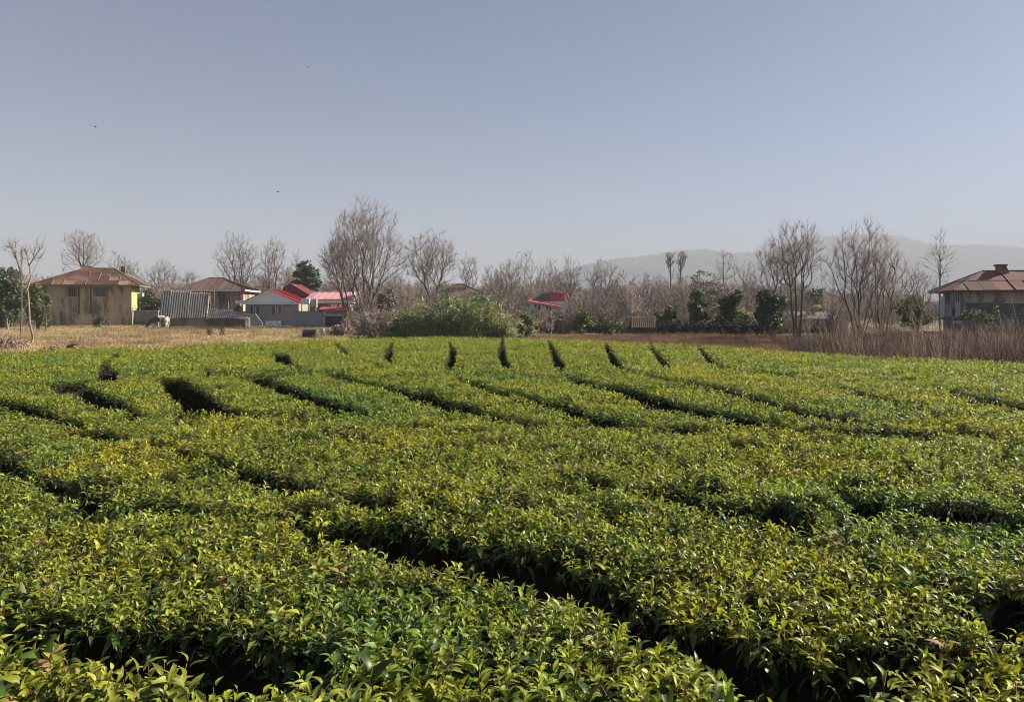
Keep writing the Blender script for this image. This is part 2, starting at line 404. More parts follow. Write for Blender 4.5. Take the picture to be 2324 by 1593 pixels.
# the far edge of the tea, by picture column
EDGE_X = np.array([-900, -300, 0, 200, 380, 560, 690, 850, 1000, 1200, 1450, 1600, 1780, 2000, 2324, 2700, 3300.])
EDGE_Y = np.array([818, 808, 802, 795, 791, 782, 774, 769, 767, 770, 780, 788, 800, 814, 828, 840, 850.])
TEA_H = 0.75
def tea_edge(x, y):
    return np.interp(CX + np.asarray(x) / np.asarray(y) * F, EDGE_X, (EYE - TEA_H) * F / (EDGE_Y - HY))
def in_pasture(x, y):
    xv = CX + x / y * F
    return (y > tea_edge(x, y) + 0.6) & (y < 92) & (xv < np.interp(y, [20, 45, 60, 92], [640, 790, 800, 820])) & (x > -85)
tag(sheet('pasture', np.arange(-86, 0, 0.7), np.arange(18, 93, 0.7), M['pasture'], 0.03, in_pasture), 'dry straw coloured pasture between the tea and the houses', 'pasture', kind='structure')
tag(sheet('soil', np.arange(-24, 24.1, 0.8), np.arange(0, 34, 0.8), M['soil'], 0.02, lambda x, y: y < tea_edge(x, y + 1e-6) + 0.5), 'dark soil under the tea hedges', 'soil', kind='structure')
rd = MB()
rd.add([(gx(545, 78), 77.2, 0.17), (gx(830, 76), 75.2, 0.17), (gx(830, 80), 78.4, 0.17), (gx(545, 81), 80.6, 0.17)], [(0, 1, 2, 3)])
rd.add([(gx(545, 78), 77.2, -0.2), (gx(830, 76), 75.2, -0.2), (gx(830, 76), 75.2, 0.17), (gx(545, 78), 77.2, 0.17)], [(0, 1, 2, 3)])
tag(rd.build('lane', M['road']), 'pale dusty lane in front of the grey house', 'lane', kind='structure')

def hill(name, prof, D0, D1, label, seed):
    px = np.array([p[0] for p in prof], float); py = np.array([p[1] for p in prof], float)
    n, k = 420, 26
    xv = np.linspace(px[0], px[-1], n)
    top = (HY - np.interp(xv, px, py)) / F * D1 + EYE
    X0 = (xv - CX) / F * D1
    V = np.zeros((k, n, 3))
    for j in range(k):
        t = j / (k - 1)
        D = D0 + (D1 - D0) * t if t < 1 else D1
        nz = vnoise(X0 / 90, np.full(n, D / 90), seed) - 0.5
        fine = vnoise(X0 / 9, np.full(n, D / 9), seed + 1) * .6 + vnoise(X0 / 4, np.full(n, D / 9), seed + 2) * .4 - 0.5
        V[j, :, 0] = X0; V[j, :, 1] = D
        V[j, :, 2] = np.maximum(top * (t ** 0.8) * (1 + nz * 0.35 * (1 - t)) + fine * 11 * t, -0.5 if t == 0 else 0)
    back = V[-1].copy(); back[:, 1] += (D1 - D0) * 0.8; back[:, 2] = -0.5
    V = np.concatenate([V, back[None]])
    i = np.arange((k + 1) * n).reshape(k + 1, n)
    Q = np.stack([i[:-1, :-1], i[:-1, 1:], i[1:, 1:], i[1:, :-1]], -1).reshape(-1, 4)
    tag(fast_mesh(name, V.reshape(-1, 3), Q, M['hill'], smooth=True), label, 'hill', kind='structure')
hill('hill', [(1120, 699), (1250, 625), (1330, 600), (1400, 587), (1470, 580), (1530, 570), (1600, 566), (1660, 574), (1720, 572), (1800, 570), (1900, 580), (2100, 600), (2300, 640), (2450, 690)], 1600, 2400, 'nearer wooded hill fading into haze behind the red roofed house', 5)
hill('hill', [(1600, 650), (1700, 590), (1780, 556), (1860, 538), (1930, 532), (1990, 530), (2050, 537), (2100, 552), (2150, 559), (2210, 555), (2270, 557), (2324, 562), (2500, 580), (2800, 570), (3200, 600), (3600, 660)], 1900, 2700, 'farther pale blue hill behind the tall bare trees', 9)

# ------------------------------------------------------------------ tea field
rng = np.random.default_rng(11)
random.seed(5)
def tp(xv, yv):
    D = (EYE - TEA_H) * F / (yv - HY)
    return ((xv - CX) / F * D, D)
# dark gaps between hedges, traced on the canopy: (column, row, width in metres); width 0 = grown together
L_T = [(-200, 1445, .2), (60, 1470, .05), (230, 1440, .2), (320, 1465, .44), (450, 1490, .48), (600, 1508, .46), (720, 1525, .2), (860, 1600, 0), (1000, 1700, 0)]
L_A = [(-260, 985, .3), (-80, 1010, .3), (0, 1030, .34), (40, 1066, .36), (130, 1108, .30), (225, 1140, .30), (400, 1150, .20), (540, 1168, .06), (650, 1195, .10), (735, 1214, .28), (830, 1238, .34), (930, 1268, .40), (1050, 1302, .44), (1250, 1338, .42), (1360, 1375, .36), (1440, 1430, .34), (1540, 1475, .26), (1650, 1505, .30), (1760, 1552, .40), (1860, 1610, .4)]
L_A = [(x, y, w * (.62 if x < 180 else 1)) for x, y, w in L_A]
L_A = [(x, y - 42 * min(1.0, max(0.0, (x - 640) / 300)), w) for x, y, w in L_A]
L_B = [(-60, 962, .05), (120, 975, .08), (220, 988, .24), (270, 998, .24), (330, 1006, .14), (420, 1028, .16), (540, 1062, .20), (620, 1095, .26), (700, 1115, .30), (760, 1126, .10), (860, 1148, .2), (960, 1155, .2), (1040, 1175, .0), (1250, 1230, 0), (1500, 1300, 0), (1900, 1400, 0), (2400, 1520, 0)]
L_C = [(540, 945, 0), (800, 1000, .16), (900, 1030, .04), (1030, 1043, .14), (1100, 1050, .02), (1370, 1102, .12), (1480, 1122, .26), (1560, 1130, .24), (1650, 1156, .26), (1735, 1170, .2), (1790, 1195, .22), (1900, 1225, 0), (2324, 1300, 0), (2600, 1345, 0)]
L_D = [(1000, 962, 0), (1500, 1050, 0), (1800, 1100, .06), (1930, 1132, .30), (2000, 1155, .34), (2120, 1168, .36), (2230, 1180, .36), (2324, 1192, .36), (2600, 1225, .3)]
L_E2 = [(1700, 985, 0), (1900, 1080, .1), (1980, 1085, .1), (2100, 1100, 0), (2500, 1140, 0), (2800, 1165, 0)]
FRONT = [L_T, L_A, L_B, L_C, L_D, L_E2]
MID = [[(-520, 905, .2), (-300, 965, .2)],
       [(-180, 880, .2), (0, 915, .22), (80, 935, .24), (170, 965, .14), (200, 985, 0)],
       [(140, 868, 0), (180, 882, .3), (215, 905, .32), (262, 925, .3), (300, 945, .1), (330, 975, 0)],
       [(392, 862, .36), (410, 885, .42), (430, 898, .44), (470, 930, .46), (540, 942, .2)],
       [(585, 858, .2), (605, 870, .3), (660, 890, .3), (720, 912, .32), (785, 936, .28), (830, 945, .06), (880, 958, 0)],
       [(748, 853, .3), (800, 866, .3), (870, 880, .26), (960, 905, .32), (1040, 932, .36), (1100, 950, .26), (1160, 958, .1)],
       [(1020, 856, .06), (1070, 870, .26), (1120, 885, .32), (1180, 902, .40), (1290, 932, .42), (1370, 955, .36), (1430, 963, .2)],
       [(1290, 858, .1), (1330, 870, .3), (1420, 890, .32), (1530, 925, .46), (1640, 946, .42), (1700, 964, .32), (1775, 972, .2)],
       [(1470, 852, .1), (1500, 862, .26), (1600, 880, .34), (1700, 905, .3), (1800, 936, .34), (1880, 960, .28), (1990, 968, .15)],
       [(1740, 862, 0), (1800, 871, .16), (1920, 886, .2), (2000, 906, .36), (2075, 922, .36), (2120, 935, .3), (2180, 946, .3), (2260, 960, .1), (2330, 975, 0)],
       [(2120, 880, .05), (2230, 905, .26), (2324, 928, .3), (2450, 955, .2)],
       [(2450, 890, .2), (2700, 950, .2)]]
BACK = [[(-330, 812, .1), (-420, 866, .1)],
        [(90, 803, .08), (75, 835, .1), (50, 866, .05)],
        [(280, 796, .1), (268, 808, .2), (236, 832, .22), (250, 852, .5), (240, 866, .4)],
        [(430, 790, .1), (405, 806, .26), (450, 825, .05), (478, 848, .2), (470, 858, .1)],
        [(575, 783, .1), (600, 802, .3), (638, 806, .5), (645, 826, .5), (672, 838, .4), (705, 846, .3)],
        [(757, 772, .3), (768, 788, .34), (795, 810, .3), (850, 828, .32), (877, 842, .34)],
        [(895, 768, .4), (884, 795, .45), (880, 815, .4), (893, 832, 0), (900, 848, 0)],
        [(1015, 768, .4), (1027, 795, .4), (1028, 806, .4), (1018, 834, .4), (1020, 850, 0)],
        [(1142, 770, .4), (1138, 795, .45), (1140, 810, .45), (1150, 835, .4), (1160, 848, 0)],
        [(1246, 774, .3), (1256, 800, .36), (1264, 818, .36), (1273, 836, .4), (1280, 848, 0)],
        [(1374, 778, .3), (1384, 802, .4), (1394, 820, .4), (1405, 836, .45), (1415, 848, 0)],
        [(1475, 780, .3), (1488, 802, .36), (1502, 820, .36), (1514, 832, .4), (1525, 847, 0)],
        [(1585, 788, .1), (1600, 805, .3), (1618, 824, .35), (1640, 835, .1), (1665, 846, 0)],
        [(1740, 798, .06), (1765, 812, .12), (1800, 830, 0), (1850, 858, 0)],
        [(1960, 812, 0), (2010, 835, .06), (2080, 864, 0)],
        [(2200, 822, 0), (2280, 846, .08), (2340, 868, 0)],
        [(2520, 834, .1), (2700, 880, .1)]]
QL = [(-900, 866, .1), (-200, 868, .2), (0, 879, .24), (120, 877, .22), (220, 868, .1), (300, 862, .1), (480, 852, 0), (590, 862, .2), (700, 850, .1), (760, 850, 0), (900, 846, 0), (925, 850, .22), (975, 853, .2), (1020, 852, .03), (1085, 848, .2), (1115, 849, .2), (1160, 850, 0), (1215, 857, .18), (1310, 858, .18), (1350, 853, 0), (1600, 847, .05), (1700, 848, .12), (1900, 864, 0), (2100, 866, .08), (2324, 872, .05), (2700, 880, .1), (3300, 884, .1)]
PL = [(-900, 985, .1), (-300, 990, .1), (0, 985, 0), (200, 980, 0), (350, 955, 0), (440, 940, .2), (560, 944, .18), (720, 953, .1), (800, 962, 0), (1100, 962, 0), (1350, 968, .16), (1450, 970, .3), (1540, 974, .34), (1640, 985, .2), (1700, 985, .06), (1800, 982, .2), (1850, 985, .3), (2000, 984, .26), (2060, 986, .34), (2200, 986, .28), (2270, 984, .08), (2400, 986, .1), (2800, 990, .1), (3300, 1000, .1)]
EXTRA = [[(395, 800, .2), (425, 802, .1)], [(480, 792, .1), (560, 790, .15)], [(500, 815, .05), (560, 812, .1)], [(980, 905, .0), (1010, 905, 0)],
         [(1265, 868, .1), (1300, 871, .15)], [(2090, 1215, .06), (2060, 1220, .1)], [(640, 1000, .06), (700, 1003, .08)],
         [(930, 1225, .05), (980, 1222, .1)], [(300, 1300, .12), (420, 1310, .05)], [(1900, 1500, .1), (2000, 1480, .12), (2100, 1490, .05)],
         [(1960, 1180, .1), (1900, 1190, .05)], [(2180, 800, .0), (2200, 801, 0)], [(1700, 810, .12), (1740, 815, .1)], [(1620, 835, .14), (1680, 838, .14)],
         [(1980, 850, .08), (2050, 853, .1)], [(880, 950, .08), (960, 955, .06)], [(150, 900, .1), (120, 880, .1)], [(2300, 1380, .14), (2200, 1400, .1), (2324, 1440, .2), (2400, 1450, .2)],
         [(0, 1425, .12), (120, 1440, .14), (200, 1450, .08)]]
# small steps in the canopy where a bush stands higher than the one in front of it
_g = random.Random(77)
STEPS = []
for _ in range(150):
    xv_, yv_ = _g.uniform(-60, 2380), 785 + 420 * _g.random() ** 1.5
    l_ = _g.uniform(24, 80) * (.5 + (yv_ - 785) / 330); h_ = _g.uniform(-.25, .35) * l_ * .25
    STEPS.append((*tp(xv_, yv_), *tp(xv_ + l_, yv_ + h_), _g.uniform(.05, .11)))
def step_bump(x, y):
    z = np.zeros(len(x))
    for ax, ay, bx, by, A in STEPS:
        dx, dy = bx - ax, by - ay; L = math.hypot(dx, dy)
        t = ((x - ax) * dx + (y - ay) * dy) / (L * L); q = (-(x - ax) * dy + (y - ay) * dx) / L
        m = (t > 0) & (t < 1) & (q > 0) & (q < 1.2)
        z[m] = np.maximum(z[m], A * np.sqrt(np.sin(np.pi * t[m])) * np.exp(-q[m] / .4))
    return z
def world_line(L):
    a = np.array([(*tp(x, y), w) for x, y, w in L])
    return a
FRONTW, MIDW, BACKW = [[world_line(l) for l in g] for g in (FRONT, MID, BACK)]
for a in FRONTW: a[:, 2] *= np.where(a[:, 2] > .38, .68, .5)
for a in MIDW: a[:, 2] *= .88
for a in BACKW:
    a[:, 2] = np.where(a[:, 2] > .49, .26, np.minimum(a[:, 2] * .36, .14)); a[0, 2] = .07 if a[1, 2] > .08 and a[0, 0] > -2 else 0
QW, PW = world_line(QL), world_line(PL)
for a in FRONTW[3:5]: a[:, 2] *= 1.7
SEGS = []
for a in FRONTW + MIDW + BACKW + [QW, PW] + [world_line(l) for l in EXTRA]:
    for i in range(len(a) - 1): SEGS.append((*a[i], *a[i + 1]))
SEGS = np.array(SEGS)
SEGS = SEGS[(SEGS[:, 2] > 0.01) | (SEGS[:, 5] > 0.01)]
def gap(x, y):
    """distance to the nearest gap's edge (negative inside) and the direction away from it"""
    best = np.full(len(x), 9.0); bx = np.zeros(len(x)); by = np.zeros(len(x)); wid = np.zeros(len(x))
    jit = np.clip(14 / np.maximum(y, 1), .4, 1) * (0.05 * (vnoise(x * 3.1, y * 3.1, 21) - 0.5) + 0.04 * (vnoise(x * 9, y * 9, 22) - 0.5))
    for ax, ay, aw, cx, cy, cw in SEGS:
        dx, dy = cx - ax, cy - ay
        t = np.clip(((x - ax) * dx + (y - ay) * dy) / (dx * dx + dy * dy), 0, 1)
        qx, qy, w = ax + t * dx, ay + t * dy, aw + t * (cw - aw)
        d = np.hypot(x - qx, y - qy)
        e = d - w * 0.56 - np.clip((w - 0.08) * 0.4, 0, 0.04)
        e = np.where(w < 0.05, 9, e)
        k = e < best
        best = np.where(k, e, best); bx = np.where(k, (x - qx) / (d + 1e-6), bx); by = np.where(k, (y - qy) / (d + 1e-6), by); wid = np.where(k, w, wid)
    return best + jit, bx, by, wid
UX, UY = 0.77, -0.64
def along(a, v, ax):
    """offset of a dividing line at v, continued straight past its ends"""
    if ax == 'y': s, o = a[:, 1], a[:, 0]
    else: s, o = a[:, 0] * UX + a[:, 1] * UY, a[:, 0] * (-UY) + a[:, 1] * UX
    k = np.argsort(s); s, o = s[k], o[k]
    r = np.interp(v, s, o)
    lo = (o[min(2, len(o) - 1)] - o[0]) / (s[min(2, len(s) - 1)] - s[0] + 1e-6); hi = (o[-1] - o[max(-3, -len(o))]) / (s[-1] - s[max(-3, -len(s))] + 1e-6)
    return r + np.where(v < s[0], (v - s[0]) * np.clip(lo, -1.2, 1.2), 0) + np.where(v > s[-1], (v - s[-1]) * np.clip(hi, -1.2, 1.2), 0)
def hedge_id(x, y):
    xv = CX + x / y * F
    dq = np.interp(xv, QL and np.array([p[0] for p in QL], float), (EYE - TEA_H) * F / (np.array([p[1] for p in QL], float) - HY))
    dp = np.interp(xv, np.array([p[0] for p in PL], float), (EYE - TEA_H) * F / (np.array([p[1] for p in PL], float) - HY))
    out = np.zeros(len(x), int)
    back = y > dq; front = y < dp; mid = ~back & ~front
    b = sum((x > along(a, y, 'y')).astype(int) for a in BACKW)
    m = sum((x > along(a, y, 'y')).astype(int) for a in MIDW)
    u, t = x * UX + y * UY, -x * UY + y * UX
    f = sum((t > along(a, u, 'u')).astype(int) for a in FRONTW)
    out[back] = 200 + b[back]; out[mid] = 100 + m[mid]; out[front] = f[front]
    return out
def in_tea(x, y):
    return (y > 1.3) & (y < tea_edge(x, np.maximum(y, .1))) & (np.abs(x) < 0.70 * y + 2.2)
HOFF = {k: float(h) for k, h in zip(list(range(0, 8)) + list(range(100, 114)) + list(range(200, 220)), np.random.default_rng(4).uniform(-0.015, 0.015, 42))}
HOFF.update({0: 0.02, 1: -0.02, 2: -0.02, 3: 0.01, 4: 0.0, 202: .03, 204: .03})
def height(x, y, hid):
    off = np.vectorize(lambda k: HOFF.get(k, 0.0))(hid)
    return TEA_H + off + step_bump(x, y) + 0.045 * (vnoise(x * 0.9, y * 0.9, 31) - 0.5) + 0.045 * (vnoise(x * 3.3, y * 3.3, 32) - 0.5) + 0.045 * (vnoise(x * 6.5, y * 6.5, 33) - 0.5)
def prof(d):
    t = np.clip(d / 0.05, 0, 1)
    return np.where(d <= 0, 0.0, 0.86 + 0.14 * np.sqrt(np.clip(1 - (1 - t) ** 2, 0, 1)))

# --- leaves and shoots
def leaf_shape(curve, fold, hi=True):
    st = [0, .16, .42, .72, 1.0] if hi else [0, .5, 1.0]
    hw = [.03, .145, .20, .14, .0] if hi else [.02, .19, 0]
    V, Fc, rows = [], [], []
    for s, w in zip(st, hw):
        y, z = s * (1 - 0.25 * curve * s), -curve * s * s + 0.10 * s
        if w == 0: rows.append((len(V),)); V.append((0, y, z)); continue
        rows.append((len(V), len(V) + 1, len(V) + 2)); V += [(-w, y, z + fold * w), (0, y, z), (w, y, z + fold * w)]
    for a, b in zip(rows, rows[1:]):
        if len(b) == 3: Fc += [(a[0], a[1], b[1], b[0]), (a[1], a[2], b[2], b[1])]
        else: Fc += [(a[0], a[1], b[0]), (a[1], a[2], b[0])]
    return V, Fc
def leaf_mats(r, n, hi):
    """where the leaves of one shoot sit: (matrix, young?)"""
    L = []
    a0 = r.random() * 6.28
    for i in range(n):
        t = i / (n - 1)
        h = -0.085 + 0.115 * t + r.uniform(-.01, .01)
        az = a0 + i * 2.4 + r.uniform(-.4, .4)
        el = math.radians(12 + 55 * t + r.uniform(-20, 20))
        ln = (0.072 - 0.030 * t) * r.uniform(0.8, 1.25)
        mtx = Matrix.Translation((0.006 * math.cos(az), 0.006 * math.sin(az), h)) @ Matrix.Rotation(az - math.pi / 2, 4, 'Z') @ Matrix.Rotation(el, 4, 'X') @ Matrix.Rotation(r.uniform(-.45, .45), 4, 'Y') @ Matrix.Scale(ln, 4)
        L.append((mtx, t > 0.45, r.randrange(3)))
    return L
LEAFHI = [leaf_shape(.35, .5), leaf_shape(.70, .55), leaf_shape(1.0, .35)]
LEAFLO = [leaf_shape(.3, .5, False), leaf_shape(.6, .5, False), leaf_shape(.85, .3, False)]
def make_shoot(name, L, shapes, stem=True, leaves=True):
    mb = MB()
    if leaves:
        for mtx, young, k in L:
            V, Fc = shapes[k]
            mb.add([mtx @ Vector(v) for v in V], Fc, 0 if young else 1)
    if stem: mb.bar((0, 0, -.15), (0.004, 0, .035), .0026, 2, 3, .0012)
    return source(mb.build(name, [M['tea_young'], M['tea_old'], M['tea_stem']], smooth=True))
rr = random.Random(3)
SH = [leaf_mats(rr, rr.choice([7, 8, 9]), True) for _ in range(6)]
SL = [[(m, k > 4 if i_ else k > 2, v) for k, (m, y, v) in enumerate(leaf_mats(rr, 7, False))] for i_ in (0, 1, 1, 1, 1)]
OLDL = [[(m @ Matrix.Scale(1.35, 4), False, k) for m, y, k in leaf_mats(rr, 6, True)] for _ in range(2)]
SRC_HI = [make_shoot('tea_shoot', L, LEAFHI) for L in SH] + [make_shoot('tea_old_shoot', L, LEAFHI) for L in OLDL] + [make_shoot('tea_stem', SH[0], LEAFHI, True, False), make_shoot('tea_gap_shade_shoot', [(m, False, k) for m, y, k in SH[1]], LEAFHI)]  # last pattern has only dark leaves, so gap flanks look shaded
SRC_HI[7].data.materials[1] = M['tea_leaf_dead']
SRC_LO = [make_shoot('tea_sprig', L, LEAFLO, False) for L in SL] + [make_shoot('tea_gap_shade_sprig', [(m, False, k) for m, y, k in SL[0]], LEAFLO, False)]
LEAFMESH = {}
for k in range(3):
    for yg in (True, False):
        V, Fc = LEAFHI[k]
        me = bpy.data.meshes.new('tea_leaf'); me.from_pydata(V, [], Fc); me.materials.append(M['tea_young' if yg else 'tea_old'])
        me.polygons.foreach_set('use_smooth', np.ones(len(Fc), bool)); LEAFMESH[(k, yg)] = me

def sample(y0, y1, dens):
    xm = 0.70 * y1 + 2.2
    n = int((y1 - y0) * 2 * xm * dens)
    x, y = rng.uniform(-xm, xm, n), rng.uniform(y0, y1, n)
    k = in_tea(x, y)
    return x[k], y[k]
PX, RX, SCL, ZONE, DARK = [], [], [], [], []
for y0, y1, dens, zone, sc in ((1.3, 2.7, 420, 0, 1.0), (2.7, 3.4, 500, 0, .86), (3.4, 5.5, 580, 0, .75), (5.5, 8.5, 500, 0, .73), (8.5, 14, 340, 1, .86), (14, 22, 180, 1, 1.1), (22, 33, 110, 1, 1.3)):
    x, y = sample(y0, y1, dens)
    d, gxx, gyy, w = gap(x, y)
    hid = hedge_id(x, y)
    H = height(x, y, hid)
    k = d > 0.025
    x, y, d, gxx, gyy, H = x[k], y[k], d[k], gxx[k], gyy[k], H[k]
    z = H * prof(d) + rng.normal(0, 0.012, len(x))
    tilt = np.clip(1 - d / 0.08, 0, 1) * 0.25
    PX.append(np.stack([x, y, z], 1)); RX.append(np.stack([-gxx * tilt, -gyy * tilt, np.full(len(x), 1.0)], 1)); SCL.append((rng.uniform(0.7, 1.2, len(x)) + np.where(rng.random(len(x)) < .10, rng.uniform(.2, .6, len(x)), 0)) * sc); ZONE.append(np.full(len(x), zone)); DARK.append(np.zeros(len(x), bool))
    # the leafy flanks of the gaps, their shade put into all-dark leaves
    x, y = sample(y0, y1, dens * 0.6)
    d, gxx, gyy, w = gap(x, y)
    k = (d > 0.0) & (d < 0.07)
    x, y, d, gxx, gyy = x[k], y[k], d[k], gxx[k], gyy[k]
    H = height(x, y, hedge_id(x, y))
    for lo, hi in (((0.12, 0.5), (0.45, 0.95)) if y0 < 8 else ((0.12, 0.6),)):
        z = H * rng.uniform(lo, hi, len(x))
        PX.append(np.stack([x, y, z], 1)); RX.append(np.stack([-gxx, -gyy, np.full(len(x), 0.5)], 1)); SCL.append(rng.uniform(0.7, 1.15, len(x)) * sc); ZONE.append(np.full(len(x), zone)); DARK.append(np.ones(len(x), bool))
PX, RX, SCL, ZONE, DARK = [np.concatenate(q) for q in (PX, RX, SCL, ZONE, DARK)]
RX += rng.normal(0, 0.28, RX.shape) * np.array([1, 1, 0])
RX /= np.linalg.norm(RX, axis=1, keepdims=True)
# euler angles that take +Z to the wanted direction after a random spin
tilt = np.arccos(np.clip(RX[:, 2], -1, 1)); az = np.arctan2(RX[:, 1], RX[:, 0])
def eulers(tilt, az, spin):
    """R = Rz(az) Ry(tilt) Rz(spin) as XYZ eulers"""
    ca, sa, ct, st, cs, ss = np.cos(az), np.sin(az), np.cos(tilt), np.sin(tilt), np.cos(spin), np.sin(spin)
    r20, r21, r22 = -st * cs, st * ss, ct
    r10, r00 = sa * ct * cs + ca * ss, ca * ct * cs - sa * ss
    return np.stack([np.arctan2(r21, r22), np.arcsin(np.clip(-r20, -1, 1)), np.arctan2(r10, r00)], 1)
ROT = eulers(tilt, az, rng.uniform(0, 6.28, len(tilt)))
HID = hedge_id(PX[:, 0], PX[:, 1])
# the branch bodies under the leaves, as height fields cut hedge by hedge
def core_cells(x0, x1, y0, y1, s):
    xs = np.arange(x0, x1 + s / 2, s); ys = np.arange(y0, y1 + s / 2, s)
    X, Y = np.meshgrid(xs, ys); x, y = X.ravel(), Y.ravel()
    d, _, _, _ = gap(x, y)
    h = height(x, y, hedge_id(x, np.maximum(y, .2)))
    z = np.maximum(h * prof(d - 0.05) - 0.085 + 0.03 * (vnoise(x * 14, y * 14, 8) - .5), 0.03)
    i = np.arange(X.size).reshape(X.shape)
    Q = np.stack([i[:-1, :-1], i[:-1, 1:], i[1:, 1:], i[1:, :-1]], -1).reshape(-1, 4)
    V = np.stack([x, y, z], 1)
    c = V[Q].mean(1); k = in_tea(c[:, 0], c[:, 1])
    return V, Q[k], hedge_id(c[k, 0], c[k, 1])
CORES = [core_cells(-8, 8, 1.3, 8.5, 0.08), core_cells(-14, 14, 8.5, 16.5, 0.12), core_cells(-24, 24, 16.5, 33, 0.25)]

HL = {0: 'tea hedge nearest the camera, filling the bottom centre and corner with big leaves',
      1: 'tea hedge sloping from the left edge to the widest dark gap at the bottom',
      2: 'tea hedge above the widest dark gap, running down to the lower right corner',
      3: 'tea hedge with yellow green shoots in the middle of the near slope',
      4: 'tea hedge between the two short dark gaps on the right of the near slope',
      5: 'tea hedge with brown scorched patches above the dark gap at the right edge',
      6: 'tea hedge lying below the long level gap at the right edge of the field',
      100: 'tea hedge of the middle terrace cut off by the left edge, lowest there', 101: 'tea hedge of the middle terrace touching the left edge above a thin slanting gap',
      102: 'tea hedge of the middle terrace ending at a short dark notch near the left edge', 103: 'tea hedge of the middle terrace left of the wide black elbow shaped gap',
      104: 'tea hedge of the middle terrace right of the wide black elbow shaped gap', 105: 'tea hedge of the middle terrace fourth of the slanting strips, below the grey house',
      106: 'tea hedge of the middle terrace slanting below the big bare tree', 107: 'tea hedge of the middle terrace slanting below the bamboo thicket, with russet shoots',
      108: 'middle terrace tea hedge between two long black slanting gaps, below the red roofed house', 109: 'tea hedge of the middle terrace below the small tin shed, straight gap on its right',
      110: 'broad tea hedge of the middle terrace below the tall multi stemmed bare tree', 111: 'tea hedge of the middle terrace running out at the right edge', 112: 'tea hedge of the middle terrace past the last gap at the right edge',
      200: 'far tea hedge at the left edge beside the pasture', 201: 'far tea hedge below the thin forked tree and the pasture', 202: 'far tea hedge left of the square dark notch, below the pasture',
      203: 'far tea hedge below the tan house, edged by short dark dashes', 204: 'far tea hedge below the grazing cow and the corrugated shed', 205: 'far tea hedge with a blocky black step below the grey house',
      206: 'far tea hedge below the dark gate, left of a hooked black gap', 207: 'far tea hedge below the left end of the bamboo thicket, between two black notches',
      208: 'far tea hedge directly below the middle of the bamboo thicket', 209: 'far tea hedge below the right end of the bamboo thicket', 210: 'far tea hedge below the red roofed house',
      211: 'far tea hedge below the yellow green bush, between slanting notches', 212: 'far tea hedge below the small tin shed', 213: 'far tea hedge below the dark clipped hedge line',
      214: 'far tea hedge below the tall multi stemmed bare tree', 215: 'far tea hedge below the brown scrub and the dense bare tree', 216: 'far tea hedge below the house with the rusty red roof', 217: 'far tea hedge past the right edge of the brown scrub'}
NEARH = {}
for hid in sorted(set(HID.tolist())):
    k = np.nonzero(HID == hid)[0]
    P = PX[k]
    if len(k) < 40: continue
    xv = CX + P[:, 0] / P[:, 1] * F
    if ((xv > -60) & (xv < 2384) & (P[:, 1] > 2.2)).sum() < 30: continue
    c = P.mean(0)
    base = Vector((round(float(c[0]), 2), round(float(c[1]), 2), 0))
    root = thing('tea_hedge', HL.get(hid, 'clipped tea hedge of the field'), 'tea hedge', base, group='clipped tea hedges of the field')
    b = np.array(base)
    V, Q = [], []; n = 0
    for cv, cq, ch in CORES:
        q = cq[ch == hid]
        if len(q) == 0: continue
        u, inv = np.unique(q, return_inverse=True)
        V.append(cv[u] - b); Q.append(inv.reshape(-1, 4) + n); n += len(u)
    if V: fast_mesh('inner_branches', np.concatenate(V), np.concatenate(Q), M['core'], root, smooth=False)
    # single leaves, nearest the camera first
    take = np.zeros(len(k), bool)
    if hid < 6:
        vis = np.nonzero((xv > 5) & (xv < 2319) & (P[:, 2] > 0.62) & (HY + (EYE - P[:, 2]) / P[:, 1] * F < 1592) & (ZONE[k] == 0))[0]
        cnt = 0
        for j in vis[np.argsort(P[vis, 1])]:
            s = int(rng.integers(len(SH)))
            if cnt + len(SH[s]) > 300: break
            take[j] = True; cnt += len(SH[s])
            mw = Matrix.Translation(Vector(P[j] - b)) @ Euler(ROT[k[j]]).to_matrix().to_4x4() @ Matrix.Scale(float(SCL[k[j]]), 4)
            for lm, yg, kk in SH[s]:
                o = bpy.data.objects.new('leaf', LEAFMESH[(kk, yg)]); COL.objects.link(o)
                o.parent = root; o.matrix_local = mw @ lm
    near = ZONE[k] == 0
    var = rng.integers(0, len(SH), len(k)); q_ = rng.random(len(k)); var[q_ < .14] = 6; var[q_ < .012] = 7; var[DARK[k]] = 9; var[take] = 8
    vlo = rng.integers(0, len(SL), len(k)); vlo[DARK[k]] = len(SL)
    if near.any(): scatter('foliage', P[near] - b, ROT[k][near], SCL[k][near], var[near], SRC_HI, root)
    if (~near).any(): scatter('foliage', P[~near] - b, ROT[k][~near], SCL[k][~near], vlo[~near], SRC_LO, root)
print('tea points', len(PX), 'hedges', len(set(HID.tolist())))

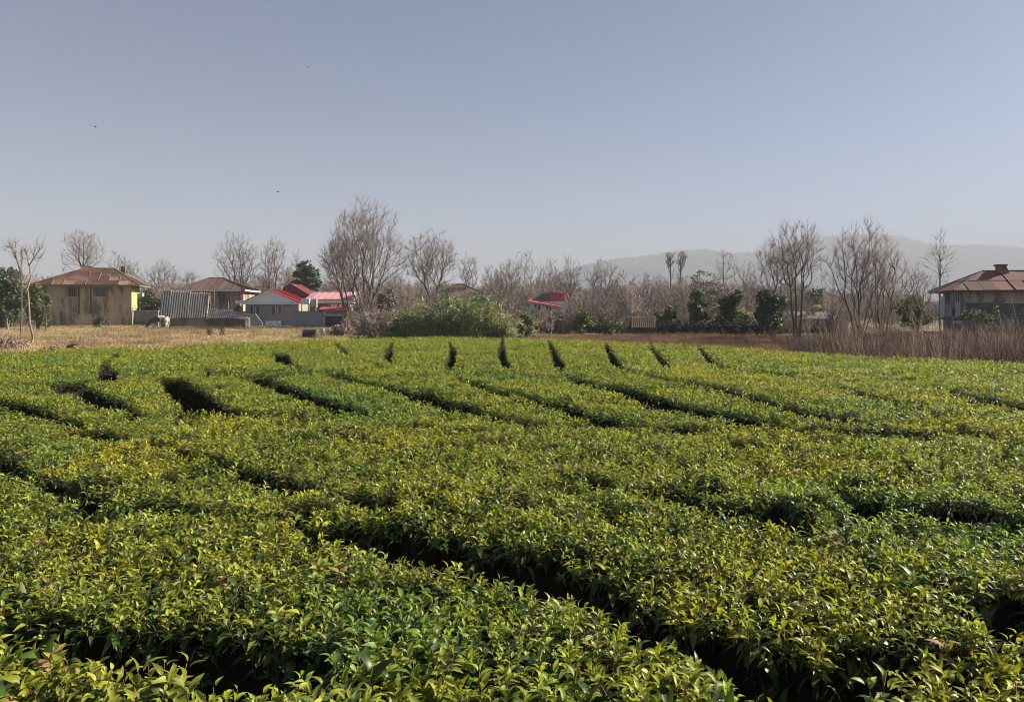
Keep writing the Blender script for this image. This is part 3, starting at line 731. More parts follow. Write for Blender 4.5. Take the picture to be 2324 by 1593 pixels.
# ------------------------------------------------------------------ houses
def frame(xl, Dl, phi_deg, wpx):
    """front left corner at column xl and distance Dl, front turned by phi; width so that the right corner falls on column wpx"""
    a = math.radians(phi_deg); X = gx(xl, Dl); k = (wpx - CX) / F
    w = (k * Dl - X) / (math.cos(a) - k * math.sin(a))
    return (X, Dl, float(gz(X, Dl))), a, w
def clip_poly(P, a, lo, hi):
    for s, lim in ((1, lo), (-1, -hi)):
        O = []
        for i in range(len(P)):
            p, q = P[i], P[(i + 1) % len(P)]
            dp, dq = s * p[a] - lim, s * q[a] - lim
            if dp >= 0: O.append(p)
            if dp * dq < 0:
                t = dp / (dp - dq); O.append((p[0] + t * (q[0] - p[0]), p[1] + t * (q[1] - p[1])))
        P = O
        if len(P) < 3: return []
    return P
def roof_face(parent, P, sw, sh, mats, seed=0, seam=None, lift=0.02, name='roof_sheet', part_at=None):
    """lay sheets of sw x sh metres over the roof plane P (eave left, eave right, ridge right, ridge left)"""
    r = random.Random(seed)
    P = [Vector(p) for p in P]
    u = (P[1] - P[0]).normalized(); nrm = u.cross(P[-1] - P[0]).normalized(); v = nrm.cross(u)
    uv = [((p - P[0]).dot(u), (p - P[0]).dot(v)) for p in P]
    u0, u1 = min(a for a, _ in uv), max(a for a, _ in uv); v1 = max(b for _, b in uv)
    nu, nv = max(1, round((u1 - u0) / sw)), max(1, round(v1 / sh))
    for j in range(nv):
        for i in range(nu):
            a, b = u0 + (u1 - u0) * i / nu, u0 + (u1 - u0) * (i + 1) / nu
            c, d = v1 * j / nv - (0.06 if j else 0.05), v1 * (j + 1) / nv
            q = clip_poly(clip_poly(uv if j else [(x, y if y > 0 else y - 0.05) for x, y in uv], 0, a, b), 1, c, d)
            if len(q) < 3: continue
            l = lift + r.uniform(0.0, 0.025)
            tl = r.uniform(0.0, 0.03)
            pos = lambda x, y, h: P[0] + u * x + v * y + nrm * (h + tl * (d - y) / (d - c))
            mb = MB()
            n = len(q)
            vs = [pos(x, y, l) for x, y in q] + [pos(x, y, l + 0.018) for x, y in q]
            mb.add(vs, [tuple(range(n - 1, -1, -1)), tuple(range(n, 2 * n))] + [(k, (k + 1) % n, n + (k + 1) % n, n + k) for k in range(n)])
            ms = [r.choice(mats)]
            if seam and i and (seam is not M['rust_pale'] or r.random() < .45):
                e = clip_poly(q, 0, a, a + 0.05)
                if len(e) >= 3:
                    n = len(e)
                    mb.add([pos(x, y, l + .019) for x, y in e] + [pos(x, y, l + 0.07) for x, y in e], [tuple(range(n - 1, -1, -1)), tuple(range(n, 2 * n))] + [(k, (k + 1) % n, n + (k + 1) % n, n + k) for k in range(n)], 1)
                    ms.append(seam)
            mb.build(name, ms, parent)
def corrugated(name, parent, P0, U, V, ribs, amp, m):
    """one corrugated sheet: origin P0, width vector U, length vector V"""
    P0, U, V = Vector(P0), Vector(U), Vector(V); nr = U.cross(V).normalized()
    mb = MB(); vs = []; fs = []
    prof_ = [(0, 0), (.30, 0), (.45, 1), (.85, 1), (1.0, 0)]
    pts = [((i + a) / ribs, h) for i in range(ribs) for a, h in prof_[:-1]] + [(1.0, 0)]
    n = len(pts)
    for k in (0, 1):
        for th in (0, 1):
            vs += [P0 + U * a + V * k + nr * (h * amp - th * 0.012) for a, h in pts]
    for i in range(n - 1):
        fs += [(i, i + 1, 2 * n + i + 1, 2 * n + i), (n + i + 1, n + i, 3 * n + i, 3 * n + i + 1), (i + 1, i, n + i, n + i + 1), (2 * n + i, 2 * n + i + 1, 3 * n + i + 1, 3 * n + i)]
    fs += [(0, 2 * n, 3 * n, n), (n - 1, 2 * n - 1, 4 * n - 1, 3 * n - 1)]
    mb.add(vs, fs)
    return mb.build(name, m, parent)
def body(parent, w, d, z0, z1, m, front=(), right=(), left=(), th=0.25, msides=None):
    """four walls as parts; openings (a, b, c, d) are cut right through"""
    def wall(L, ops, place, mm):
        xs_ = sorted({0, L, *[o[0] for o in ops], *[o[1] for o in ops]}); zs_ = sorted({z0, z1, *[o[2] for o in ops], *[o[3] for o in ops]})
        sol = [[not any(o[0] <= (xs_[i] + xs_[i + 1]) / 2 <= o[1] and o[2] <= (zs_[j] + zs_[j + 1]) / 2 <= o[3] for o in ops) for j in range(len(zs_) - 1)] for i in range(len(xs_) - 1)]
        o = MB().grid_wall(xs_, zs_, sol, 0, th).build('wall', mm, parent)
        o.location = place[0]; o.rotation_euler = (0, 0, place[1]); return o
    ms = msides or [m] * 4
    wall(w, front, ((0, 0, 0), 0), ms[0])
    wall(d - 2 * th - .004, right, ((w, th + .002, 0), math.pi / 2), ms[1])
    wall(d - 2 * th - .004, left, ((th, th + .002, 0), math.pi / 2), ms[2])
    wall(w, (), ((0, d - th, 0), 0), ms[3])
def window(parent, x0, x1, z0, z1, y, mf, mp, bars=1, name='window', fw=0.07, deep=0.08):
    f = MB()
    f.box(x0, x1, y, y + deep, z0, z0 + fw).box(x0, x1, y, y + deep, z1 - fw, z1).box(x0, x0 + fw, y + .001, y + deep - .001, z0 + fw, z1 - fw).box(x1 - fw, x1, y + .001, y + deep - .001, z0 + fw, z1 - fw)
    for k in range(bars):
        c = x0 + (x1 - x0) * (k + 1) / (bars + 1); f.box(c - fw / 2, c + fw / 2, y + .004, y + deep - .004, z0 + fw, z1 - fw)
    o = f.build(name, mf, parent)
    for k in range(bars + 1):
        a = x0 + (x1 - x0) * k / (bars + 1) + fw * .6; b = x0 + (x1 - x0) * (k + 1) / (bars + 1) - fw * .6
        MB().box(a, b, y + .03, y + .045, z0 + fw * .6, z1 - fw * .6).build('pane', mp[k % len(mp)] if isinstance(mp, list) else mp, o)
    return o
def hip(parent, x0, x1, y0, y1, zE, rx0, rx1, ry, zR, sw, sh, mats, seed, seam=None, deckm=None, fascia=None, ft=0.14):
    A, B, C, D = (x0, y0, zE), (x1, y0, zE), (x1, y1, zE), (x0, y1, zE); R0, R1 = (rx0, ry, zR), (rx1, ry, zR)
    dk = MB().add([A, B, C, D, R0, R1], [(0, 1, 5, 4), (1, 2, 5), (2, 3, 4, 5), (3, 0, 4), (3, 2, 1, 0)])
    dk.build('roof_deck', deckm or M['wood_dark'], parent)
    roof_face(parent, [A, B, R1, R0], sw, sh, mats, seed, seam)
    roof_face(parent, [B, C, R1], sw, sh, mats, seed + 1, seam)
    roof_face(parent, [C, D, R0, R1], sw * 1.5, sh * 2, mats, seed + 2, seam)
    roof_face(parent, [D, A, R0], sw, sh, mats, seed + 3, seam)
    cp = MB()
    for a, b in ((A, R0), (B, R1), (C, R1), (D, R0), (R0, R1)): cp.bar(Vector(a) + Vector((0, 0, .07)), Vector(b) + Vector((0, 0, .07)), 0.06, 0, 5)
    cp.build('ridge_cap', mats[-1], parent)
    if fascia:
        f = MB(); e = 0.03
        f.box(x0 - e, x1 + e, y0 - e, y0 - 0.002, zE - ft, zE + 0.02).box(x0 - e, x1 + e, y1 + .002, y1 + e, zE - ft, zE + .02).box(x0 - e, x0 - .002, y0, y1, zE - ft, zE + .02).box(x1 + .002, x1 + e, y0, y1, zE - ft, zE + .02)
        f.build('fascia', fascia, parent)

# two storey tan house on the left
loc, a, w = frame(95, 80, 15, 298)
hz_ = lambda yv, D=81.5: EYE + (HY - yv) / F * D
h = thing('tan_house', 'two storey tan plaster house with rusty hipped roof behind the pasture', 'house', loc, a)
def lx(xv, l=loc, an=a):
    k = (xv - CX) / F; return (k * l[1] - l[0]) / (math.cos(an) - k * math.sin(an))
wins = [(lx(155), lx(172), hz_(673), hz_(651)), (lx(215), lx(240), hz_(673), hz_(651))]
d1 = 3.9
zE = hz_(649)
body(h, w, d1, -0.3, zE + .1, M['plaster'], wins, [(1.5, 2.3, hz_(695), hz_(660))], (), 0.25, [M['plaster'], M['plaster'], M['plaster'], M['plaster']])
for k, o in enumerate(wins):
    window(h, *o, 0.10, M['blue_wood'] if k else M['wood'], M['glass'], 1 if k else 2)
    MB().box(o[0] - .08, o[1] + .08, -0.05, 0.09, o[2] - .12, o[2] - .003).build('window_sill', M['cement'], h)
    MB().box(o[0] - .16, o[0] - .003, -0.03, -.002, o[2] - .2, o[3] + .02).box(o[1] + .003, o[1] + .16, -0.03, -.002, o[2] - .2, o[3] + .02).build('window_jamb', M['plaster_grey'], h)
for xv, wd in ((178, .12), (205, .10)): MB().box(lx(xv), lx(xv) + wd, -0.06, -.003, hz_(712), zE - .05).build('drainpipe', M['wood_dark'], h)
# upper flank, its sunlight painted as an ochre panel, and the pale door frame behind it
MB().box(w + .003, w + .03, 0.02, d1 - .05, hz_(698), hz_(653)).build('sun_tint_panel', M['plaster_sun'], h)
dr = MB().box(w + .25, w + .33, d1 - .2, d1 + 0.9, hz_(699), hz_(662)).build('side_door', M['green_paint'], h)
MB().box(w + .335, w + .35, d1 - .05, d1 + .75, hz_(690), hz_(668)).build('pane', M['curtain'], dr)
hip(h, -0.95, w + 1.0, -0.9, d1 + .9, zE + .12, lx(170) + .4, lx(241) + .35, d1 / 2, hz_(610, 84), 1.05, 0.95, [M['rust']] * 7 + [M['rust_pale']], 3, M['rust_pale'], M['wood_dark'], M['wood'])
for xv in (185, 262): MB().box(lx(xv), lx(xv) + .45, d1 / 2 + .3, d1 / 2 + .75, hz_(622), hz_(604, 84)).build('chimney', M['mud'], h)
st = thing('annexe_wall', 'low grey rendered wall joined to the right of the tan house', 'wall', (gx(303, 82.5), 82.5, 0), math.radians(8))
MB().box(0, 2.6, 0, .25, -.3, 1.75).build('render', M['plaster_grey'], st)
MB().box(-.05, 2.65, -.05, .3, 1.753, 1.83).build('coping', M['cement'], st)

# corrugated shed
D = 75
loc = (gx(363, D), D, 0); z_ = lambda yv, D=75: EYE + (HY - yv) / F * D
sh = thing('tin_shed', 'shed with steep ribbed tin roof on a low grey block wall', 'shed', loc, math.radians(10))
wS = 4.65
MB().box(0.05, wS, 0.15, .4, -.3, z_(721)).build('wall', M['plaster_grey'], sh)
MB().box(0.05, .3, .403, 3.0, -.3, z_(721)).build('wall', M['plaster_grey'], sh)
MB().box(wS - .25, wS, .403, 3.0, -.3, z_(721)).build('wall', M['plaster_grey'], sh)
for i in range(5):
    x0 = i * .92 - .05
    corrugated('tin_sheet', sh, (x0, 0.0 - .01 * (i % 2), z_(722) - .05 * (i % 2)), (.93, 0, 0), (0, 1.15, 2.85 - .07 * i), 4, .14, M['zinc'])
bk = MB()
for i in range(6): bk.bar((.1 + i * .9, 1.22, z_(722)), (.1 + i * .9, 1.22, 3.6), .05)
bk.bar((0, 1.2, 3.45), (wS, 1.2, 3.3), .05); bk.build('back_frame', M['wood'], sh)
# lean-to with crooked tin
D = 73
z_ = lambda yv, D=73: EYE + (HY - yv) / F * D
ln = thing('lean_to', 'low mud walled lean-to with a crooked tin awning and pale corner post', 'shed', (gx(468, D), D, 0), math.radians(8))
MB().box(0.05, 3.65, .2, .42, -.4, z_(722)).build('wall', M['mud'], ln)
MB().box(3.43, 3.65, .423, 2.6, -.4, z_(722)).build('wall', M['mud'], ln)
for i in range(3): corrugated('tin_sheet', ln, (.05 + i * .76, -.15, z_(724) + .02 * i), (.77, 0, .02), (0.02, 1.0, 1.0 - .08 * i), 4, .08, M['zinc'])
for i in range(2): corrugated('tin_sheet', ln, (2.3 + i * .8, -.2, z_(722) - .10 * i), (.80, 0, -.13), (-.05, 1.3, .62), 4, .08, M['zinc'])
MB().box(3.72, 3.86, -.05, .1, -.4, z_(722)).build('post', M['white'], ln)
for x0 in (-.2, .15, .55): MB().bar((x0, .6, 0), (x0 + .05, .6, z_(657)), .045).build('post', M['wood'], ln)
for zz in (668, 690, 712): MB().bar((-.25, .55, z_(zz)), (.7, .55, z_(zz + 3)), .035).build('rail', M['wood'], ln)

# brown roofed house behind the sheds
D = 86
z_ = lambda yv, D=86: EYE + (HY - yv) / F * D
loc = (gx(425, D), D, 0)
bh = thing('brown_house', 'tan walled house with dull brown ribbed roof behind the tin shed', 'house', loc, math.radians(6))
wB = gx(551, 86.5) - gx(425, D)
def bx(xv): return (gx(xv, 86.3) - loc[0])
body(bh, wB, 6, -.3, z_(659), M['plaster'], [(bx(497), bx(510), z_(690), z_(668))], (), (), .25)
window(bh, bx(497), bx(510), z_(690), z_(668), .1, M['wood'], M['glass'], 1)
hip(bh, -.8, wB + .5, -1.1, 6.7, z_(659) + .05, 1.6, bx(489), 2.8, z_(632, 89), 0.75, 3.5, [M['brown_sheet'], M['brown_sheet'], M['rust']], 8, M['brown_sheet'], None, M['white'], .16)
for xv in (470, 520): MB().box(bx(xv), bx(xv) + .12, -.9, -.78, -.3, z_(661)).build('veranda_post', M['wood'], bh)
for xv, yy, dx in ((478, 684, .3), (517, 690, .9), (534, 685, .6)): MB().box(bx(xv), bx(xv) + dx, -.3, -.05, z_(yy + 9), z_(yy)).build('hanging_sack', M['cement'], bh)

# grey gabled house
loc, a, w = frame(557, 80, 6, 678)
z_ = lambda yv, D=80.3: EYE + (HY - yv) / F * D
def gxl(xv, l=loc, an=a):
    k = (xv - CX) / F; return (k * l[1] - l[0]) / (math.cos(an) - k * math.sin(an))
gh = thing('grey_house', 'grey brick house with pale gable and bright red roof side', 'house', loc, a)
wins = [(gxl(568), gxl(587), z_(711), z_(694)), (gxl(618), gxl(637), z_(711), z_(694))]
zE = z_(687)
body(gh, w, 8.5, -.4, zE, M['brick'], wins, (), (), .22)
for o in wins: window(gh, *o, .06, M['blue_dark'], [M['glass'], M['curtain'], M['curtain'], M['glass']], 3, fw=.05)
xl, xr, xm, zR = gxl(551), gxl(682), gxl(611), z_(657)
zlo = zE + .03
MB().prism([(xl + .35, -.25, zlo), (xr - .35, -.25, zlo), (xm, -.25, zR - .12)], (0, .2, 0)).build('gable', M['gable'], gh)
rim = MB()
for (p, q) in (((xl, zlo - .04), (xm, zR)), ((xr, zlo - .04), (xm, zR))):
    rim.prism([(p[0], -.42, p[1]), (q[0], -.42, q[1]), (q[0], -.42, q[1] - .22), (p[0], -.42, p[1] - .16)], (0, .16, 0))
rim.build('barge_board', M['white'], gh)
MB().box(xl + .1, xr - .1, -.40, -.26, zlo - .16, zlo - .01).build('fascia', M['white'], gh)
dk = MB().prism([(xl, -.24, zlo), (xr, -.24, zlo), (xm, -.24, zR - .02)], (0, 9.0, 0)); dk.build('roof_deck', M['wood_dark'], gh)
roof_face(gh, [(xr, -.4, zlo), (xr, 8.8, zlo), (xm, 8.8, zR), (xm, -.4, zR)], .8, 4, [M['red']], 21, M['red'], .05)
roof_face(gh, [(xl, 8.8, zlo), (xl, -.4, zlo), (xm, -.4, zR), (xm, 8.8, zR)], .8, 4, [M['zinc']], 22, None, .05)
MB().box(-1.0, .9, -.3, -.02, zE - .05, zE + .28).build('porch_slab', M['white'], gh)
fw_ = MB().prism([(-.15, -1.3, -.4), (gxl(602), -1.3, -.4), (gxl(602), -1.3, z_(731)), (gxl(586), -1.3, z_(711)), (-.15, -1.3, z_(711))], (0, .2, 0))
tag(fw_.build('stair_wall', M['block']), 'grey rendered wall with sloping top in front of the grey house', 'wall')
bpy.data.objects['stair_wall'].location = loc; bpy.data.objects['stair_wall'].rotation_euler = (0, 0, a)
# painted board leaning on the house, a blurred blue smear of paint on it
m = mat('painted_board', (0.78, 0.80, 0.82), (0.70, 0.73, 0.76), 1.5, 0.7, c3=(0.35, 0.43, 0.52), scale3=3.1, stretch=(1, 1, 2.2))
bd = thing('painted_board', 'white painted board with smeared blue marks leaning on the grey house', 'board', (gx(601, 78.6), 78.6, 0), a)
MB().box(.06, 1.68, 0, .05, .16, .72).build('panel', m, bd)
MB().box(0, 1.74, -.02, .06, .10, .16).box(0, 1.74, -.02, .06, .72, .78).box(0, .06, -.019, .059, .161, .719).box(1.68, 1.74, -.019, .059, .161, .719).build('frame', M['cement'], bd)
for xx in (.3, 1.4): MB().box(xx, xx + .06, .061, .12, -.1, .5).build('leg', M['wood'], bd)
bl = MB().box(0, 1.35, 0, .18, -.1, .8)
tag(bl.build('blue_plinth', mat('blue_wash', (0.12, 0.18, 0.29), (0.16, 0.20, 0.26), 2, .85), loc=(gx(640, 78.9), 78.9, 0)), 'blue washed plinth wall right of the painted board', 'wall')

# yard wall, gate and pink roof
D = 77
z_ = lambda yv, D=77: EYE + (HY - yv) / F * D
yw = thing('yard_wall', 'plain blue grey block wall between grey house and dark gate', 'wall', (gx(663, D), D, 0))
wy = gx(735, D) - gx(663, D)
MB().box(0, wy, 0, .2, -.3, z_(708)).build('blockwork', M['block'], yw)
MB().box(-.04, wy + .002, -.04, .24, z_(708) + .003, z_(706)).build('coping', M['plaster_grey'], yw)
gt = thing('yard_gate', 'dark double iron gate under a red tin awning', 'gate', (gx(736, D), D, 0))
wg = gx(776, D) - gx(736, D)
for k in range(2):
    lf = MB().box(k * wg / 2 + .02, (k + 1) * wg / 2 - .02, .05, .09, -.15, z_(718)).build('gate_leaf', M['gate'], gt)
    for q in range(4):
        c = k * wg / 2 + .12 + q * .22; MB().box(c, c + .05, .02, .048, -.1, z_(719)).build('bar', M['gate'], lf)
MB().box(0, wg, 0, .2, z_(718) + .003, z_(712)).build('lintel', M['cement'], gt)
MB().box(wg + .003, wg + .55, -.05, .3, -.3, z_(705)).build('pillar', M['brick'], gt)
for i in range(4): corrugated('awning_sheet', gt, (-.5 + i * .72, -.55, z_(704)), (.73, 0, 0), (0, 1.0, .32), 4, .04, M['red'])
for xx in (-.3, 2.2): MB().bar((xx, .1, z_(712)), (xx, -.45, z_(703)), .03).build('bracket', M['wood_dark'], gt)
D = 88
z_ = lambda yv, D=88: EYE + (HY - yv) / F * D
ph = thing('pink_roofed_house', 'low house with faded pink roof and white fascia behind the gate', 'house', (gx(704, D), D, 0), math.radians(3))
wp = gx(796, D) - gx(704, D)
body(ph, wp, 7, -.3, z_(688), M['plaster_grey'], [(2.2, 3.2, z_(699), z_(690))], (), (), .22)
window(ph, 2.2, 3.2, z_(699), z_(690), .05, M['white'], M['glass'], 2, fw=.04)
MB().box(-.3, wp + .3, -.9, 7.3, z_(688) + .01, z_(681)).build('eaves_slab', M['white'], ph)
zz = z_(681) + .02
MB().prism([(-.4, -.9, zz), (-.4, 7.3, zz), (-.4, 3.2, z_(664, 91))], (wp + .8, 0, 0)).build('roof_deck', M['wood_dark'], ph)
roof_face(ph, [(-.4, -.95, zz), (wp + .4, -.95, zz), (wp + .4, 3.2, z_(664, 91)), (-.4, 3.2, z_(664, 91))], .8, 3, [M['pink']], 30, M['pink'], .03)
MB().box(-.45, wp + .45, 3.1, 3.3, z_(664, 91) + .04, z_(664, 91) + .16).build('ridge_cap', M['white'], ph)
MB().box(wp + .42, wp + .52, -.9, 3.2, zz - .15, z_(663, 91)).build('gable_board', M['white'], ph)
for xx in (-.1, wp - .2): MB().box(xx, xx + .2, -.7, -.5, -.3, z_(688)).build('veranda_post', M['white'], ph)
for xx in (2.6, 3.0, 3.55): tag(MB().box(0, .32, 0, .1, 0, .30).build('white_cloth', M['white'], loc=(gx(704, D) + xx, D - .6, z_(696))), ['white cloth hung first under the pink roof eaves', 'white cloth hung middle under the pink roof eaves', 'white cloth hung last under the pink roof eaves'][[2.6, 3.0, 3.55].index(xx)], 'cloth', 'cloths under the pink roof')
tk = thing('roof_tank', 'white boxy water tank on the flat porch beside the red roof', 'tank', (gx(683, 79), 79, EYE + (HY - 689) / F * 79))
MB().box(0, .88, 0, .7, 0, .52).build('tank_body', M['white'], tk); MB().box(.25, .5, .2, .45, .523, .6).build('lid', M['cement'], tk)
MB().box(.02, .10, .05, .13, -1.25, -.003).box(.78, .86, .05, .13, -1.25, -.003).build('stand', M['cement'], tk)
tk = thing('vent_box', 'grey metal duct box standing right of the white tank', 'duct', (gx(704, 79.5), 79.5, EYE + (HY - 710) / F * 79.5))
MB().box(0, .66, 0, .5, .6, 1.5).build('duct', M['zinc'], tk); MB().box(.1, .2, .1, .4, -.2, .597).box(.46, .56, .1, .4, -.2, .597).build('stand', M['plaster_grey'], tk)
D = 92
z_ = lambda yv, D=92: EYE + (HY - yv) / F * D
mh = thing('maroon_roofed_house', 'house with steep maroon gable roof showing between red and pink roofs', 'house', (gx(628, D), D, 0))
wm = gx(706, D) - gx(628, D)
body(mh, wm, 7, -.3, z_(676), M['plaster_grey'], [(1.6, 2.4, z_(700), z_(682))], (), (), .22)
window(mh, 1.6, 2.4, z_(700), z_(682), .05, M['white'], M['glass'], 1)
ax_ = gx(660, D) - gx(628, D)
MB().prism([(-.3, -.3, z_(673)), (wm + .3, -.3, z_(675)), (ax_, -.3, z_(645))], (0, 7.5, 0)).build('roof_deck', M['wood_dark'], mh)
roof_face(mh, [(wm + .35, -.4, z_(676)), (wm + .35, 7.2, z_(676)), (ax_, 7.2, z_(645)), (ax_, -.4, z_(645))], .8, 3, [M['maroon']], 40, None, .05)
roof_face(mh, [(-.35, 7.2, z_(673)), (-.35, -.4, z_(673)), (ax_, -.4, z_(645)), (ax_, 7.2, z_(645))], .8, 3, [M['maroon']], 41, None, .05)
MB().prism([(-.25, -.42, z_(672)), (wm + .25, -.42, z_(674)), (ax_, -.42, z_(646.5))], (0, .1, 0)).build('gable', M['maroon'], mh)
MB().box(ax_ - .95, ax_ - .85, -.8, -.7, z_(700), z_(648)).build('flue', M['white'], mh)
fl = thing('pale_wall', 'short cream wall right of the gate, half hidden by bramble', 'wall', (gx(789, 74), 74, 0), math.radians(-6))
MB().box(0, 1.05, 0, .2, -.3, 1.65).build('render', mat('cream_render', (.50, .42, .29), (.40, .33, .23), 2, .9, .2), fl)
MB().box(-.03, 1.08, -.03, .23, 1.653, 1.72).build('coping', M['cement'], fl)
ks = thing('red_rag', 'small red cloth on a leaning pole behind the porch', 'flag', (gx(547, 83), 83, 0))
MB().bar((.1, 0, -.2), (0, 0, 4.35), .035).build('pole', M['wood'], ks)
MB().prism([(.03, 0, 4.3), (.42, .05, 4.15), (.45, .02, 3.75), (.05, 0, 3.7)], (0, .02, 0)).build('cloth', M['red'], ks)

# things at the pasture's edge
dm = thing('black_drum', 'black drum lying on its side at the end of the pasture', 'drum', (gx(702, 49), 49, 0))
MB().bar((-.42, 0, .33), (.42, .1, .33), .33, 0, 14).build('barrel', M['black'], dm)
for xx in (-.36, 0, .36): MB().bar((xx - .02, .04 + xx * .12, .33), (xx + .02, .045 + xx * .12, .33), .36, 0, 14).build('hoop', M['black'], dm)
tag(MB().box(0, .62, 0, .3, 0, .40).build('white_block', M['cement'], loc=(gx(693, 55), 55, -.05)), 'pale concrete block behind the black drum', 'block')
for k, (xv, hh) in enumerate(((727, .62), (741, .55))):
    tag(MB().box(0, .22, 0, .2, 0, hh).box(-.02, .24, -.02, .22, hh + .003, hh + .06).build('stub_post', M['cement'], loc=(gx(xv, 52), 52, -.05)), ['squat pale post nearer the black drum', 'squat pale post nearer the bramble mound'][k], 'post', 'stub posts by the lane')

# roof behind the bamboo
D = 98
z_ = lambda yv, D=98: EYE + (HY - yv) / F * D
oh = thing('old_roof_house', 'old house whose dark brown gable roof peeps over the bamboo thicket', 'house', (gx(985, D), D, 0))
wo = gx(1108, D) - gx(985, D)
body(oh, wo, 6, -.3, z_(676), M['plaster'], [(2, 3, z_(700), z_(684))], (), (), .22)
window(oh, 2, 3, z_(700), z_(684), .05, M['wood'], M['glass'], 1)
hip(oh, -.5, wo + .5, -.6, 6.6, z_(675), gx(1030, D) - gx(985, D), gx(1046, D) - gx(985, D), 3, z_(646, 101), .9, 1.6, [M['brown_sheet']], 50, None, None, M['plaster_sun'], .2)

# red roofed house in the middle
D = 110
z_ = lambda yv, D=110: EYE + (HY - yv) / F * D
rh = thing('red_roofed_house', 'grey house with red lean-to roof and red tin attic above the scrub', 'house', (gx(1203, D), D, 0), math.radians(-4))
wr = gx(1290, D) - gx(1203, D)
body(rh, wr, 6, -.3, z_(684), M['white'], [(.6, 1.6, z_(705), z_(690)), (2.3, 3.2, z_(706), z_(692))], (), (), .22)
for o in ((.6, 1.6, z_(705), z_(690)), (2.3, 3.2, z_(706), z_(692))): window(rh, *o, .05, M['white'], M['glass'], 1)
P0, P1 = (-.3, -.8, z_(684)), (4.6, -.8, z_(697))
roof_face(rh, [P0, P1, (4.9, 1.2, z_(688)), (0.2, 1.2, z_(677))], .8, 2.5, [M['red']], 60, M['red'], .02)
MB().prism([(-.3, -.78, z_(684) - .18), (4.6, -.78, z_(697) - .18), (4.6, -.78, z_(697) - .02), (-.3, -.78, z_(684) - .02)], (0, .08, 0)).build('fascia', M['pink'], rh)
MB().prism([(.1, 1.0, z_(682)), (2.9, 1.0, z_(684)), (2.9, 1.0, z_(664)), (1.9, 1.0, z_(664))], (0, .15, 0)).build('attic_gable', M['glass'], rh)
MB().prism([(.0, .8, z_(681)), (1.9, .8, z_(662)), (3.2, .8, z_(662)), (3.2, .8, z_(664)), (1.95, .8, z_(665)), (.25, .8, z_(682))], (0, .18, 0)).build('barge_board', M['cement'], rh)
MB().box(2.95, 5.5, .9, 4.5, z_(690), z_(664)).build('attic', M['maroon'], rh)
for i in range(4): corrugated('red_sheet', rh, (3.0 + i * .62, .86, z_(690)), (.62, 0, 0), (0, 0, z_(664) - z_(690)), 3, .04, M['red'])
MB().prism([(2.9, .7, z_(663)), (5.7, .7, z_(668)), (5.7, .7, z_(666)), (2.9, .7, z_(661))], (0, 4.2, 0)).build('attic_roof', M['pink'], rh)
pk = thing('pale_parapet', 'pale sloping parapet running down beside the red roofed house', 'wall', (0, 0, 0))
MB().prism([pt(1171, 683, 106), pt(1188, 692, 106), pt(1242, 719, 106), pt(1242, 724, 106), pt(1186, 700, 106), pt(1171, 689, 106)], (0, .3, 0)).build('sloping_cap', M['cement'], pk)
MB().box(gx(1172, 106), gx(1240, 106), 106.05, 106.25, -.3, .45).build('base', M['plaster_grey'], pk)

# small shed among the scrub
D = 58
z_ = lambda yv, D=58: EYE + (HY - yv) / F * D
ss = thing('small_tin_shed', 'tiny shed with pale rusty tin roof among the scrub', 'shed', (gx(1436, D), D, 0), math.radians(-5))
for i in range(3): corrugated('tin_sheet', ss, (-.2 + i * .62, -.55, z_(745) + .05), (.63, 0, 0), (0.1, .75, .85), 4, .04, M['rust_pale'])
MB().box(0, 1.9, .15, .3, -.3, z_(727)).build('wall', M['mud'], ss)
MB().box(1.72, 1.9, .303, 1.6, -.3, z_(727)).build('wall', M['plaster_grey'], ss)
MB().box(-.3, 2.15, .18, .36, z_(726), z_(723.5)).build('ridge_board', M['cement'], ss)
# grey shed between the trunks
D = 62
z_ = lambda yv, D=62: EYE + (HY - yv) / F * D
gs = thing('grey_shed', 'grey plank shed showing between the trunks of the tall bare tree', 'shed', (gx(1822, D), D, 0), math.radians(-8))
body(gs, gx(1888, D) - gx(1822, D), 2.6, -.3, z_(724), M['plaster_grey'], [(.5, 1.1, z_(748), z_(732))], (), (), .12)
for i in range(4): corrugated('tin_sheet', gs, (-.2 + i * .72, -.5, z_(724) + .02), (.73, 0, 0), (0, 3.2, .55), 4, .04, M['zinc'])
for i in range(8):
    x0 = .02 + i * .30
    if not (.38 < x0 < 1.1): MB().box(x0, x0 + .27, -.035, -.003, -.2, z_(725)).build('plank', M['wood'], gs)
MB().box(.52, 1.08, -.03, .03, -.2, z_(732)).build('door', M['wood_dark'], gs)
pw = thing('cement_wall', 'weathered cream garden wall right of the grey shed', 'wall', (gx(1893, 60), 60, 0), math.radians(-8))
MB().box(0, 1.1, 0, .18, -.3, .95).build('render', bpy.data.materials['cream_render'], pw); MB().box(-.03, 1.13, -.03, .21, .953, 1.02).build('coping', M['cement'], pw)

